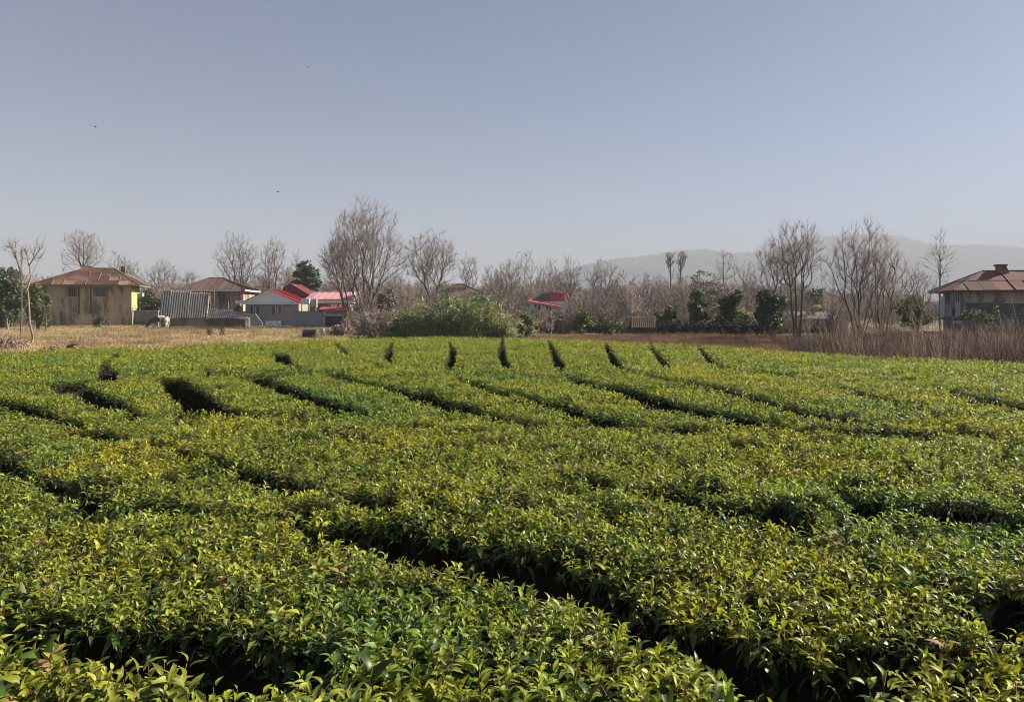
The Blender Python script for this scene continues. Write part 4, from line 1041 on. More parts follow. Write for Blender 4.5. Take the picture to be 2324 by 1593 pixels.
# house on the right with the oxide red roof
loc, a, w = frame(2187, 62, -13, 2900)
w = 13.0
z_ = lambda yv, D=62: EYE + (HY - yv) / F * D
def rx(xv, l=loc, an=a):
    k = (xv - CX) / F; return (k * l[1] - l[0]) / (math.cos(an) - k * math.sin(an))
hr = thing('raised_house', 'house with oxide red roof, chimney and glazed corner veranda behind dry scrub', 'house', loc, a)
zE = z_(661)
ops = [(rx(2192), rx(2254), z_(712), z_(687)), (rx(2276), rx(2276) + 3.2, z_(712), z_(689))]
body(hr, w, 5.0, -.3, zE, M['plaster'], ops, (), (), .25, [M['plaster'], M['plaster'], M['blue_dark'], M['plaster']])
for o in ops:
    f = MB().box(o[0] + .01, o[1] - .01, .12, .2, o[2] + .01, o[3] - .01).build('blue_infill', M['blue_dark'], hr)
    MB().box(o[0] - .05, o[1] + .05, -.05, -.003, o[3] + .003, o[3] + .09).build('lintel', M['cement'], hr)
MB().box(-.02, w, -.07, -.004, -.3, z_(713)).build('dark_plinth', M['blue_dark'], hr)
# corner veranda: deck, posts, rails, hung curtains
x0 = -.92
MB().box(x0, -.003, .2, 3.3, z_(726), z_(722)).build('veranda_deck', M['wood_dark'], hr)
for (px, py) in ((x0 + .03, .28), (x0 + .03, 1.7), (x0 + .03, 3.1), (-.14, .28)): MB().box(px, px + .1, py, py + .1, -.3 if px < -.5 else z_(722), zE + .05).build('veranda_post', M['blue_wood'], hr)
MB().box(x0 + .14, -.15, .30, .36, z_(662), z_(660)).build('beam', M['blue_wood'], hr)
MB().box(x0 + .14, -.15, .26, .40, z_(721.5), z_(718)).build('rail', M['blue_wood'], hr)
MB().box(x0 + .40, -.16, .31, .35, z_(718), z_(684)).build('veranda_panel', M['curtain'], hr)
MB().box(x0 + .05, x0 + .09, .42, 1.66, z_(718), z_(690)).build('veranda_panel', M['blue_wood'], hr)
MB().box(x0 + .05, x0 + .09, 1.84, 3.06, z_(718), z_(672)).build('veranda_panel', M['curtain'], hr)
for k in range(4):
    cx = x0 + .16 + k * .17
    MB().prism([(cx, .32, z_(663)), (cx + .10, .32, z_(663)), (cx + .08 + .02 * (k % 2), .32, z_(684 + (k < 2) * 16)), (cx + .03, .32, z_(682 + (k < 2) * 18))], (0, .03, 0)).build('curtain', M['curtain'], hr)
MB().box(x0 + .15, -.15, -.2, .18, z_(735), z_(727)).build('step_block', M['cement'], hr)
hip(hr, -1.0, w + .9, -.75, 5.8, zE + .05, 2.25, w - 1.5, 2.5, z_(617, 64), 1.15, 1.6, [M['rust_red'], M['rust_red'], M['rust_red'], M['rust']], 70, M['rust_pale'], M['wood_dark'], M['wood_dark'])
ch = MB()
cxx = 3.35
ch.prism([(cxx, 2.1, z_(624, 64)), (cxx + .95, 2.1, z_(624, 64)), (cxx + .62, 2.1, z_(605, 64)), (cxx, 2.1, z_(605, 64))], (0, .6, 0))
c_ = ch.build('chimney', M['mud'], hr)
MB().box(cxx - .1, cxx + .7, 2.0, 2.8, z_(605, 64) + .003, z_(601, 64)).build('chimney_cap', M['wood_dark'], c_)

# ------------------------------------------------------------------ trees
def grow(r, p, d, L, rad, lvl, cfg, out):
    n = cfg['segs'][lvl]; step = L / n
    pts, rs = [p], [rad]
    for i in range(n):
        g = cfg['gnarl'][lvl]
        d = Vector((d.x + r.gauss(0, g), d.y + r.gauss(0, g), d.z + r.gauss(0, g) * .7 + cfg['up'][lvl])).normalized()
        p = p + d * step
        pts.append(p); rs.append(max(rad * (1 - .7 * (i + 1) / n), cfg['min']))
    out[lvl].append((pts, rs))
    if lvl >= cfg['levels']: return
    k = cfg['kids'][lvl]; t0 = .12; az = r.random() * 6.28; m = len(pts) - 1
    for j in range(k):
        t = t0 + (1 - t0) * (j + r.random()) / k
        f = t * m; i = min(int(f), m - 1); f -= i
        q = pts[i].lerp(pts[i + 1], f); dd = (pts[i + 1] - pts[i]).normalized()
        az += 2.4 + r.gauss(0, .5)
        o = dd.orthogonal().normalized(); o.rotate(Matrix.Rotation(az, 3, dd))
        a = math.radians(cfg['ang'] * r.uniform(.7, 1.3)) * (1.0 - 0.35 * t)
        grow(r, q, dd * math.cos(a) + o * math.sin(a), L * .5 * (1 - .4 * t) * r.uniform(.7, 1.25), max((rs[i] + (rs[i + 1] - rs[i]) * f) * .62, cfg['min']), lvl + 1, cfg, out)
def base_at(xv, D): return (gx(xv, D), D, float(gz(gx(xv, D), D)) - .05)
def top_h(yv, D): return EYE + (HY - yv) / F * D
G1 = 'bare winter trees behind the field'
def env_px(xv0, xv1, yv0, yv1, xb, D):
    """crown ellipsoid from its picture box, relative to the tree base"""
    w = (xv1 - xv0) / 2 / F * D; h = (yv1 - yv0) / 2 / F * D
    return ((gx((xv0 + xv1) / 2, D) - gx(xb, D), 0, top_h((yv0 + yv1) / 2, D)), (w, w * .9, h))
def crown_tree(name, label, base, stems, env, n, rt, seed, mtrunk, mtwig, twigs=5, tl=.6, up=.25, pw=.44, rough=.10, shell=.5, group=G1, cat='tree', bf=.55):
    """bare tree: limbs reach out to points spread through the crown, each limb as thick as the twigs it carries"""
    g = np.random.default_rng(seed)
    A = []
    vol = sum(e[0] * e[1] * e[2] for _, e in env)
    for c, e in env:
        k = max(4, int(n * e[0] * e[1] * e[2] / vol))
        v = g.normal(size=(k, 3)); v /= np.linalg.norm(v, axis=1, keepdims=True)
        lump = 0.78 + .34 * vnoise(v[:, 0] * 2.2 + seed, v[:, 2] * 2.2 + v[:, 1] * 1.7, seed)
        A.append(v * (g.uniform(.02, 1, (k, 1)) ** shell) * lump[:, None] * np.array(e) + np.array(c))
    A = np.concatenate(A)
    paths, parent = [], []
    NP, ND, NR, NL = [], [], [], []
    def add(P, par, skip, l0=0.0):
        d = np.gradient(P, axis=0); d /= np.linalg.norm(d, axis=1, keepdims=True) + 1e-9
        i = len(paths); paths.append(P); parent.append(par)
        sl = l0 + np.concatenate([[0], np.cumsum(np.linalg.norm(np.diff(P, axis=0), axis=1))])
        for q in range(skip, len(P)): NP.append(P[q]); ND.append(d[q]); NR.append((i, q)); NL.append(sl[q])
    for st in stems:
        P = np.array(st, float)
        if len(P) == 2: P = np.stack([P[0] * (1 - t) + P[1] * t for t in np.linspace(0, 1, 5)])
        P[1:-1] += g.normal(0, rough * .35, (len(P) - 2, 3)) * np.array([1, 1, .3])
        par = None
        for i_, p_ in enumerate(paths):
            j_ = int(np.argmin(np.linalg.norm(p_ - P[0], axis=1)))
            if P[0][2] > .2 and np.linalg.norm(p_[j_] - P[0]) < .14: par = (i_, j_)
        add(P, par, 1 if par else max(1, int(len(P) * .45)))
    org = np.mean([p[-1] for p in paths], 0) * np.array([1, 1, .75])
    A = A[np.argsort(np.linalg.norm(A - org, axis=1))]
    for q in A:
        X, Dn = np.array(NP), np.array(ND)
        w = q - X; d = np.linalg.norm(w, axis=1) + 1e-6
        c = (w * Dn).sum(1) / d
        cost = d * (1.4 - .5 * c) + np.where(c < .15, 3 * d, 0) + bf * np.array(NL) + np.maximum(X[:, 2] - q[2], 0) * .5
        k = int(np.argmin(cost)); L = d[k]
        ctl = X[k] + w[k] * .33 + Dn[k] * L * .16 + np.array([0, 0, -up * L * .12]) * (1 if w[k][2] > 0 else 0)
        m = int(np.clip(L / .45, 2, 7)); t = np.linspace(0, 1, m + 1)[:, None]
        P = (1 - t) ** 2 * X[k] + 2 * t * (1 - t) * ctl + t * t * q
        P[1:-1] += g.normal(0, rough * min(L, 1.2) * .28, (m - 1, 3))
        add(P, NR[k], 1, NL[k])
    cnt = [np.ones(len(p)) for p in paths]
    for i in range(len(paths) - 1, -1, -1):
        if parent[i]: cnt[parent[i][0]][:parent[i][1] + 1] += cnt[i][0]
    tk, cr = [], []
    big = rt * max(c[0] for c in cnt) ** pw
    for p, c in zip(paths, cnt):
        r_ = rt * c ** pw; r_[-1] *= .7
        if r_[0] > big * .30: tk.append(([*p], [*r_], 6))
        else: cr.append(([*p], [*r_], 4 if r_[0] > rt * 2.5 else 3))
    for p, c in zip(paths, cnt):
        d = np.gradient(p, axis=0); d /= np.linalg.norm(d, axis=1, keepdims=True) + 1e-9
        for _ in range(twigs if c[0] < 30 else 0):
            i = int(g.integers(max(1, len(p) // 3), len(p)))
            v = d[i] + g.normal(0, .42, 3) + np.array([0, 0, up * .7]); v /= np.linalg.norm(v)
            l_ = tl * g.uniform(.5, 1.25); v2 = v + g.normal(0, .25, 3) + np.array([0, 0, up * .6]); v2 /= np.linalg.norm(v2)
            cr.append(([p[i], p[i] + v * l_ * .5, p[i] + v * l_ * .5 + v2 * l_ * .5], [rt * .85, rt * .7, rt * .35], 3))
    root = thing(name, label, cat, base, 0, group)
    V, Q = tubes(tk); fast_mesh('trunk', V, Q, mtrunk, root, True)
    V, Q = tubes(cr); fast_mesh('crown', V, Q, mtwig, root, True)
    return root
# thin forked tree at the left
D = 38
def ex(x0, x1, y0, y1, xb=68, D=38): return env_px(x0, x1, y0, y1, xb, D)
def lp(L, xb=68, D=38): return [(gx(x, D) - gx(xb, D), .03 * i, max(top_h(y, D), 0)) for i, (x, y) in enumerate(L)]
crown_tree('forked_tree', 'thin pale forked tree standing at the field edge by the left border', base_at(68, D),
           [lp([(68, 794), (73, 767), (66, 732), (63, 694), (60, 661)]), lp([(60, 662), (66, 631), (66, 601)]), lp([(66, 604), (60, 583), (58, 562)]), lp([(66, 604), (76, 588), (88, 568), (96, 550)]),
            lp([(60, 662), (48, 648), (36, 632)]), lp([(73, 765), (84, 752), (93, 735), (98, 712)])],
           [ex(48, 72, 548, 600), ex(72, 104, 545, 600), ex(22, 52, 600, 655), ex(88, 110, 676, 716)], 46, .0072, 5, M['bark_pale'], M['twig'], twigs=4, tl=.5, up=.5, pw=.52, rough=.05)
crown_tree('bare_tree', 'thin bare tree with raised arms just left of the pale forked tree', base_at(46, 52),
           [lp([(46, 775), (47, 720), (47, 660), (46, 612)], 46, 52), lp([(46, 615), (38, 588), (28, 565), (16, 546)], 46, 52), lp([(46, 615), (50, 585), (46, 562)], 46, 52)],
           [ex(12, 40, 538, 592, 46, 52), ex(38, 60, 552, 606, 46, 52)], 40, .009, 6, M['bark'], M['twig'], twigs=4, tl=.5, up=.5, pw=.46, rough=.06)
def simple(label, xb, yt, x0, x1, D, seed, nst=1, yc=None, n=160, rt=None, fork=.34, spread=.5, twigs=5, tl=.7, up=.25, rough=.1, pw=.44, bark='bark', twig='twig', shell=.5, name='bare_tree', group=G1, top=None, extra=()):
    """nst stems leave the base at column xb and part at `fork` of the height; the crown fills the box x0..x1, yt..yc"""
    yc = yc or yt + (HY - yt) * .72
    H = top_h(yt, D); e = env_px(x0, x1, yt, yc, xb, D)
    g = random.Random(seed * 3 + 1); st = []
    for k in range(nst):
        u = (k + .5) / nst * 2 - 1 if nst > 1 else 0
        hz2 = H * (top or fork) * g.uniform(.88, 1.12)
        ex_, ey_ = e[0][0] * .6 + u * e[1][0] * spread, g.uniform(-.3, .3) * e[1][1] * (nst > 1)
        s0 = (u * .22 * (nst > 1), g.uniform(-.15, .15) * (nst > 1), 0)
        pts = []
        for t in np.linspace(0, 1, 7 if top else 6): pts.append((s0[0] + (ex_ - s0[0]) * t ** 1.5, s0[1] + (ey_ - s0[1]) * t ** 1.3, hz2 * t))
        st.append(pts)
    n = int(n * 1.7); rt = rt or (.0125 if D > 88 else .011 if D > 60 else .0075)
    return crown_tree(name, label, base_at(xb, D), st, [e] + [env_px(*q, xb, D) for q in extra], n, rt, seed, M[bark], M[twig], twigs, tl, up, pw, rough, shell, group)
simple('rounded bare tree rising behind the ridge of the tan house', 190, 515, 140, 238, 100, 11, 1, 628, 190, top=.82, rough=.13, pw=.46)
simple('small bare tree behind the right roof slope of the tan house', 262, 566, 234, 296, 108, 12, 2, 668, 90, up=.5)
simple('low bare tree right of the tan house roof', 298, 582, 268, 322, 106, 13, 2, 668, 90, up=.4)
simple('pale rounded bare tree between the tan house and the tin shed', 366, 586, 322, 412, 110, 14, 2, 672, 150, bark='bark_pale')
simple('little bare tree over the tin shed roof', 425, 608, 400, 458, 100, 15, 1, 672, 60)
simple('twin trunked bare tree behind the brown roofed house', 540, 522, 484, 596, 100, 16, 2, 655, 230, fork=.55, spread=.3, rough=.12)
simple('narrow bare tree left of the green pine', 617, 532, 586, 654, 101, 17, 2, 668, 170, fork=.5, spread=.35)
simple('thin bare sapling just left of the green pine', 655, 588, 636, 674, 104, 18, 1, 680, 50, top=.75, up=.5)
simple('faint slender bare tree showing over the pine top', 672, 560, 655, 692, 125, 19, 1, 670, 50, top=.8, up=.5)
simple('huge many stemmed bare tree, tallest on the skyline', 828, 449, 742, 912, 74, 20, 5, 668, 640, .010, fork=.36, spread=.55, twigs=6, tl=.75, up=.4, rough=.09, extra=((880, 935, 560, 650),))
simple('dark leaning bare tree against the left flank of the tallest tree', 790, 528, 722, 808, 77, 21, 2, 668, 230, .012, fork=.45, spread=.3, up=.1, rough=.16, twigs=6)
simple('gnarled spreading bare tree right of the tallest tree', 985, 521, 912, 1044, 78, 22, 2, 662, 250, .013, fork=.38, spread=.25, up=.1, rough=.2, twigs=6)
simple('dim bare tree right of the gnarled tree', 1060, 570, 1034, 1090, 100, 23, 2, 665, 80, up=.5)
simple('pale crooked bare tree right of the bamboo top', 1148, 592, 1088, 1190, 92, 24, 3, 668, 110, .016, fork=.42, rough=.18, up=.4, bark='bark_pale')
simple('hazy upright bare tree behind the pale crooked tree', 1188, 563, 1148, 1228, 122, 25, 4, 675, 120, fork=.5, up=.6, bark='bark_pale')
simple('grey bare tree over the red attic', 1243, 579, 1206, 1280, 120, 26, 2, 680, 130, fork=.5)
simple('pole like bare tree with a knobby top right of the red attic', 1294, 582, 1262, 1326, 105, 27, 1, 668, 110, top=.85, up=.05, rough=.16)
simple('drooping bare tree with blobs of seed pods before the hill', 1365, 586, 1318, 1418, 108, 28, 2, 678, 130, .018, fork=.4, up=-.15, rough=.25)
simple('low knotty bare tree left of the two slim pines', 1480, 612, 1436, 1522, 100, 29, 2, 690, 110, .016, up=-.05, rough=.22)
simple('thin bare spire tree between the slim pines and the tall tree', 1641, 553, 1608, 1678, 105, 30, 1, 690, 70, top=.9, up=.5, bark='bark_pale')
simple('pale many branched bare tree right of the spire tree', 1690, 584, 1656, 1726, 108, 31, 4, 690, 100, fork=.5, up=.5, bark='bark_pale')
simple('wide bare tree leaning left beside the tall multi stemmed tree', 1768, 540, 1702, 1814, 62, 32, 2, 668, 150, .010, fork=.4, up=.3)
simple('tall multi stemmed bare tree with dark trunks, right of centre', 1808, 488, 1742, 1872, 41, 33, 3, 655, 230, .0075, fork=.5, spread=.3, up=.4, twigs=5, tl=.42, pw=.42)
simple('dense broom shaped bare tree between the tall tree and the right house', 1950, 500, 1868, 2026, 44, 34, 6, 720, 300, .0075, fork=.34, spread=.5, up=.6, twigs=6, tl=.5, pw=.40, rough=.06)
simple('shorter russet bare tree crowding the broom shaped tree', 2000, 540, 1950, 2062, 43, 35, 4, 725, 190, .0075, fork=.34, spread=.5, up=.5, twigs=6, tl=.45, pw=.40, twig='twig_red')
simple('pale trunked young tree left of the veranda', 2078, 588, 2032, 2130, 46, 36, 2, 735, 120, .0075, fork=.4, up=.4, tl=.4, bark='bark_pale')
simple('slender poplar like bare tree rising behind the veranda roof', 2133, 503, 2096, 2172, 78, 37, 1, 660, 48, .011, top=.94, up=.6, twigs=4, rough=.05)
simple('small tree with a few russet leaves in the brown scrub', 1892, 664, 1858, 1928, 48, 38, 2, 742, 60, .009, up=.2, tl=.35)

for k, (xv, yt, D) in enumerate(((1836, 712, 36), (1862, 700, 39), (1908, 726, 37), (1952, 718, 35), (1986, 735, 33), (2020, 705, 38), (2046, 742, 33), (2142, 748, 32), (2196, 752, 31), (2240, 738, 33), (2290, 744, 30), (2312, 720, 34))):
    simple(['pale sapling just right of the tall dark trunks', 'slim pale sapling before the grey plank shed', 'short sapling before the russet leaved small tree', 'straight sapling under the broom shaped tree', 'low sapling below the shorter russet tree', 'taller sapling right of the broom shaped tree', 'low pale sapling left of the pale trunked young tree', 'low sapling below the veranda corner', 'short sapling before the plinth bush', 'sapling between the two dark wall openings', 'short sapling near the right border', 'tall sapling at the right border'][k],
           xv, yt, xv - 14, xv + 14, D, 100 + k, 1, HY + 60, 14, .006, top=.85, up=.6, rough=.06, twigs=3, tl=.3, bark='bark_pale', twig='stalk', name='sapling', group='pale saplings in the scrub')
# leafy trees and bushes
def leaf_crown(name, parent, blobs, n, size, m, seed, gapn=.45, flat=.3, origin=(0, 0, 0)):
    """leaf clumps spread through lumpy ellipsoids: (centre, radii); gaps where a noise is low"""
    g = np.random.default_rng(seed)
    C = []
    tot = sum(e[0] * e[1] + e[0] * e[2] for _, e in blobs)
    for c, e in blobs:
        k = int(n * (e[0] * e[1] + e[0] * e[2]) / tot)
        v = g.normal(size=(k * 3, 3)); v /= np.linalg.norm(v, axis=1, keepdims=True)
        lump = 0.72 + 0.5 * vnoise(v[:, 0] * 2.6 + seed, v[:, 2] * 2.6 + v[:, 1] * 2.1, seed)
        p = v * (g.uniform(.25, 1, (k * 3, 1)) ** .45) * lump[:, None] * np.array(e) + np.array(c)
        dens = vnoise(p[:, 0] * 1.7 + 9 + p[:, 1], p[:, 2] * 1.9 + seed, seed + 3) * .6 + vnoise(p[:, 0] * 4.5, p[:, 2] * 4.5 + p[:, 1] * 3, seed + 4) * .4
        p = p[(dens > gapn) & (p[:, 2] > .03)][:k]; C.append(p)
    p = np.concatenate(C); k = len(p)
    a, b = g.normal(size=(k, 3)), g.normal(size=(k, 3))
    a[:, 2] *= flat + .4; a /= np.linalg.norm(a, axis=1, keepdims=True)
    b -= (a * b).sum(1, keepdims=True) * a; b /= np.linalg.norm(b, axis=1, keepdims=True)
    nrm = np.cross(a, b)
    L = (size * g.uniform(.6, 1.4, k))[:, None]; W = L * .42
    mid = p + a * L * .5
    v = np.stack([p, mid + b * W + nrm * W * .35, p + a * L, mid - b * W + nrm * W * .35], 1).reshape(-1, 3)
    q = np.arange(4 * k).reshape(-1, 4)
    return fast_mesh(name, v, q, m, parent)
def bush(name, label, xv0, xv1, yv0, yv1, D, n, size, m, seed, trunk=None, blobs=None, gapn=.42, group=None, cat='bush', bark='bark', base_y=None):
    xc = (xv0 + xv1) / 2
    root = thing(name, label, cat, base_at(xc, D), 0, group)
    w, z0, z1 = (xv1 - xv0) / 2 / F * D, max(top_h(yv1, D), 0), top_h(yv0, D)
    if blobs is None:
        r = random.Random(seed); blobs = []
        nb = 5
        for k in range(nb):
            t = (k + .5) / nb
            rr_ = w * (.62 if 0 < k < nb - 1 else .5)
            blobs.append(((r.uniform(-.4, .4) * w, r.uniform(-.3, .3) * w, z0 + (z1 - z0) * (.12 + .74 * t)), (rr_ * r.uniform(.9, 1.2), rr_, max((z1 - z0) * .2, .2))))
    leaf_crown('crown', root, blobs, n, size, M[m], seed, gapn)
    r = random.Random(seed + 5)
    tk = []
    for k in range(trunk or 3):
        a = r.random() * 6.28; e = Vector((math.cos(a) * w * .45, math.sin(a) * w * .4, z0 + (z1 - z0) * r.uniform(.5, .85)))
        s = Vector((r.uniform(-.1, .1), r.uniform(-.1, .1), -.1)); mm = s.lerp(e, .5) + Vector((r.uniform(-.1, .1), 0, .25))
        tk.append(([s, s.lerp(mm, .6), mm, e], [.05 + .012 * w, .04 + .01 * w, .035, .012], 5))
    V, Q = tubes(tk); fast_mesh('trunk', V, Q, M[bark], root, True)
    return root
EG = 'evergreen bushes along the far edge'
bush('evergreen_tree', 'dark broad leaved evergreen at the left border beside the tan house', -50, 84, 604, 738, 70, 8500, .25, 'evergreen_dark', 1, 6, gapn=.36, group=EG, cat='tree', bark='bark_pale')
bush('evergreen_tree', 'bushy evergreen overlapping the left corner of the tan house', 56, 114, 642, 738, 68, 4200, .22, 'evergreen', 2, 5, gapn=.38, group=EG, cat='tree')
bush('lime_bush', 'yellow green column of leaves behind the thin forked tree', 94, 116, 668, 712, 66, 700, .17, 'evergreen_lime', 3, 2, group=EG)
bush('evergreen_tree', 'dark evergreen between the tan house and the tin shed', 318, 366, 655, 725, 86, 1600, .26, 'evergreen_dark', 4, 3, group=EG, cat='tree')
bush('evergreen_shrub', 'dark bush growing against the foot of the tan house', 205, 250, 715, 742, 72, 500, .17, 'evergreen_dark', 41, 3, gapn=.5, group=EG)
bush('evergreen_shrub', 'rounded dark shrub with a yellow green flank right of the small tin shed', 1496, 1545, 694, 756, 54, 1700, .17, 'evergreen', 5, 3, group=EG)
bush('lime_bush', 'yellow green bush below the red roofed house', 1292, 1345, 702, 760, 60, 1500, .18, 'evergreen_lime', 6, 3, gapn=.48, group=EG)
bush('evergreen_shrub', 'low dark bush right of the yellow green bush', 1340, 1440, 716, 768, 58, 1700, .17, 'evergreen', 7, 4, gapn=.5, group=EG)
bush('lime_bush', 'small yellowish bush touching the small tin shed', 1482, 1506, 704, 740, 59, 420, .15, 'evergreen_lime', 8, 2, group=EG)
bush('ivy_tree', 'tall loose ivy clad tree, leftmost of the three green trees at right', 1545, 1612, 654, 752, 55, 2800, .18, 'evergreen', 9, 5, gapn=.47, group=EG, cat='tree', bark='bark_pale')
bush('ivy_tree', 'dark narrow ivy column between the two wider green trees', 1626, 1684, 655, 758, 54, 2700, .17, 'evergreen_dark', 10, 3, gapn=.4, group=EG, cat='tree')
bush('holly_tree', 'round crowned dark evergreen with pale trunk beside the tall bare tree', 1702, 1800, 652, 750, 47, 4800, .15, 'evergreen_dark', 12, 4, gapn=.43, group=EG, cat='tree', bark='bark_pale')
bush('evergreen_shrub', 'dusty green bush behind the pale young tree near the veranda', 2032, 2125, 668, 748, 50, 3000, .15, 'evergreen', 13, 4, gapn=.46, group=EG)
bush('evergreen_shrub', 'green bush hanging over the plinth of the right house', 2178, 2262, 700, 772, 52, 2600, .14, 'evergreen', 14, 4, gapn=.47, group=EG)
bush('ivy_climber', 'thin ivy strand climbing the wall between the two dark openings', 2246, 2268, 690, 760, 56, 420, .12, 'evergreen', 15, 2, gapn=.48, group=EG)
bush('lime_bush', 'olive bush over the roof of the grey plank shed', 1824, 1886, 690, 728, 68, 1500, .2, 'bamboo', 16, 3, gapn=.45, group=EG)
bush('evergreen_tree', 'blue green tree mass seen between the trunks of the tall bare tree', 1815, 1880, 655, 706, 95, 1500, .3, 'evergreen_dark', 17, 3, gapn=.4, group=EG, cat='tree')
bush('bramble_mound', 'dark leafless bramble mound left of the bamboo thicket', 738, 806, 735, 776, 53, 2200, .13, 'twig', 18, 6, gapn=.4, group=None)
bush('russet_bush', 'russet brown bush below the right side of the tallest tree', 848, 925, 640, 760, 66, 3200, .15, 'twig_red', 19, 6, gapn=.46, group=None)
bush('russet_bush', 'tan brown bushy tree behind the ivy clad trees', 1560, 1665, 612, 720, 80, 3000, .16, 'twig_red', 20, 6, gapn=.5, group=None)
bush('bramble_patch', 'reddish brown bramble patch right of the pale forked tree', 84, 214, 764, 800, 33, 2600, .09, 'twig_red', 51, 7, gapn=.46, group='brambles along the field edge', blobs=[((-1.0 + .45 * k, 0, .16), (.4, .5, .24 + .07 * (k % 2))) for k in range(5)])
bush('bramble_patch', 'low brown bramble at the left border under the evergreen', -30, 48, 752, 796, 36, 1800, .09, 'twig_red', 52, 6, gapn=.46, group='brambles along the field edge', blobs=[((-.8 + .4 * k, 0, .18), (.4, .5, .3)) for k in range(5)])
bush('olive_scrub', 'olive scrub filling between the ivy tree and the dark ivy column', 1600, 1650, 690, 762, 57, 1500, .15, 'bamboo', 53, 4, gapn=.48, group=EG)
bush('olive_scrub', 'olive scrub left of the round crowned dark evergreen', 1672, 1716, 700, 764, 56, 1300, .15, 'bamboo', 54, 4, gapn=.48, group=EG)
bush('olive_scrub', 'dull olive scrub sloping off the right end of the bamboo thicket', 1165, 1225, 704, 770, 47, 1700, .14, 'bamboo', 55, 5, gapn=.5, group=EG)
for k, (xv, yt) in enumerate(((476, 742), (505, 738))):
    simple(['left one of two dark dead stalk clumps before the tan house corner', 'right one of two dark dead stalk clumps before the tan house corner'][k], xv, yt, xv - 9, xv + 9, 52, 140 + k, 4, 760, 16, .011, fork=.5, up=.4, twigs=3, tl=.25, bark='dark_twig', twig='dark_twig', name='dead_stalk', group='dead stalks in the pasture')
# clipped dark hedge between them
hd = thing('boundary_hedge', 'long low dark boundary hedge under the green trees at right', 'hedge', base_at(1620, 52))
w_ = (1745 - 1495) / 2 / F * 52
bl_ = [((-w_ + (k + .5) * 2 * w_ / 9, 0, .42), (w_ / 6, .5, .72)) for k in range(9)]
M['hedge_shade'] = mat('shaded_hedge_leaf', (0.022, 0.034, 0.026), (0.04, 0.05, 0.03), 2, 0.8)  # leaf colour darkened to stand for the shade of the trees above
leaf_crown('foliage', hd, bl_, 8000, .11, M['hedge_shade'], 77, .26)
V, Q = tubes([([Vector((x0, 0, -.1)), Vector((x0 + .1, .05, .4)), Vector((x0 - .05, 0, .75))], [.04, .03, .012], 4) for x0 in np.linspace(-w_, w_, 24)])
fast_mesh('stem_row', V, Q, M['bark'], hd)
V, Q = tubes([([Vector((0, 0, -.1)), Vector((.02, 0, .6)), Vector((.0, 0, 1.15))], [.025, .022, .02], 5)])
tag(fast_mesh('stake', V, Q, M['bark_pale']), 'thin pale stake standing before the dark boundary hedge', 'stake').location = base_at(1640, 40)

# pine behind the red roofs
pn = thing('pine_tree', 'dark green pine behind the maroon roof, left of the tallest tree', 'tree', base_at(696, 98))
w_, zt = 28 / F * 98, top_h(590, 98)
leaf_crown('crown', pn, [((-.2, 0, zt - .9), (1.0, .9, .8)), ((.5, .2, zt - 1.7), (1.3, 1.1, .6)), ((-.8, 0, zt - 1.9), (1.0, 1, .5)), ((.7, 0, zt - 3.0), (1.3, 1.2, .55)), ((-.7, .2, zt - 3.1), (1.3, 1.2, .6)), ((.2, -.2, zt - 4.1), (1.6, 1.3, .45))], 3600, .3, M['pine'], 91, .4)
V, Q = tubes([([Vector((0, 0, -.1)), Vector((.1, 0, zt * .4)), Vector((-.1, 0, zt * .75)), Vector((-.15, 0, zt - .4))], [.17, .13, .08, .03], 6)] + [([Vector((0, 0, zt * (.45 + .05 * k))), Vector((math.cos(k * 2.4) * .8, math.sin(k * 2.4) * .7, zt * (.5 + .05 * k)))], [.05, .02], 4) for k in range(8)])
fast_mesh('trunk', V, Q, M['bark'], pn, True)
# two slim far trees, bare poles with short knobby branches at the top
for k, (xv, yv) in enumerate(((1523, 570), (1543, 566))):
    D = 135
    simple(['slim bare pole of a tree with a tufted top, left one of the far pair', 'slim bare pole of a tree with a tufted top, right one of the far pair'][k], xv, yv, xv - (15 if k == 0 else 9), xv + (8 if k == 0 else 17), D, 80 + k, 1, 612, 38, .034, top=.9, up=.1, rough=.14, twigs=4, tl=.6, name='slim_tree', group='slim tufted trees', pw=.3)

# bamboo thicket
bt = thing('bamboo_thicket', 'wide arching green bamboo thicket behind the far hedges', 'bamboo', base_at(1030, 45))
D = 45; gr = np.random.default_rng(5); pol = []; leaves = []
s_ = D / F
for k in range(420):
    u = gr.uniform(-1, 1); xb = u * 140 * s_ + gr.normal(0, .3); yb = gr.uniform(-1.2, 1.6)
    hmax = (HY - np.interp(u, [-1, -.7, -.35, 0, .4, .75, 1], [748, 712, 684, 666, 670, 694, 742])) * s_ + EYE
    Lc = hmax * gr.uniform(.45, 1.15); lean = (-.32 if u < -.3 else gr.normal(0, .25)) + u * .18
    P = []
    for t in np.linspace(0, 1, 6): P.append(Vector((xb + lean * Lc * t ** 2 * .8, yb - abs(gr.normal(0, .05)) - .25 * t * t, Lc * (t - .18 * t ** 3) / .82 - .05)))
    pol.append((P, [.014, .013, .012, .009, .006, .003], 3))
    for j in range(26):
        t = gr.uniform(.3 if u > -.5 else .55, 1); i = min(int(t * 5), 4)
        leaves.append(P[i].lerp(P[i + 1], t * 5 - i))
V, Q = tubes(pol); fast_mesh('cane_clump', V, Q, M['cane'], bt, True)
p = np.array(leaves); k = len(p)
a = np.stack([gr.normal(0, .8, k), gr.normal(0, .8, k), gr.normal(-.25, .55, k)], 1); a /= np.linalg.norm(a, axis=1, keepdims=True)
b = np.cross(a, gr.normal(size=(k, 3))); b /= np.linalg.norm(b, axis=1, keepdims=True)
L = gr.uniform(.16, .42, (k, 1)); W = L * .13
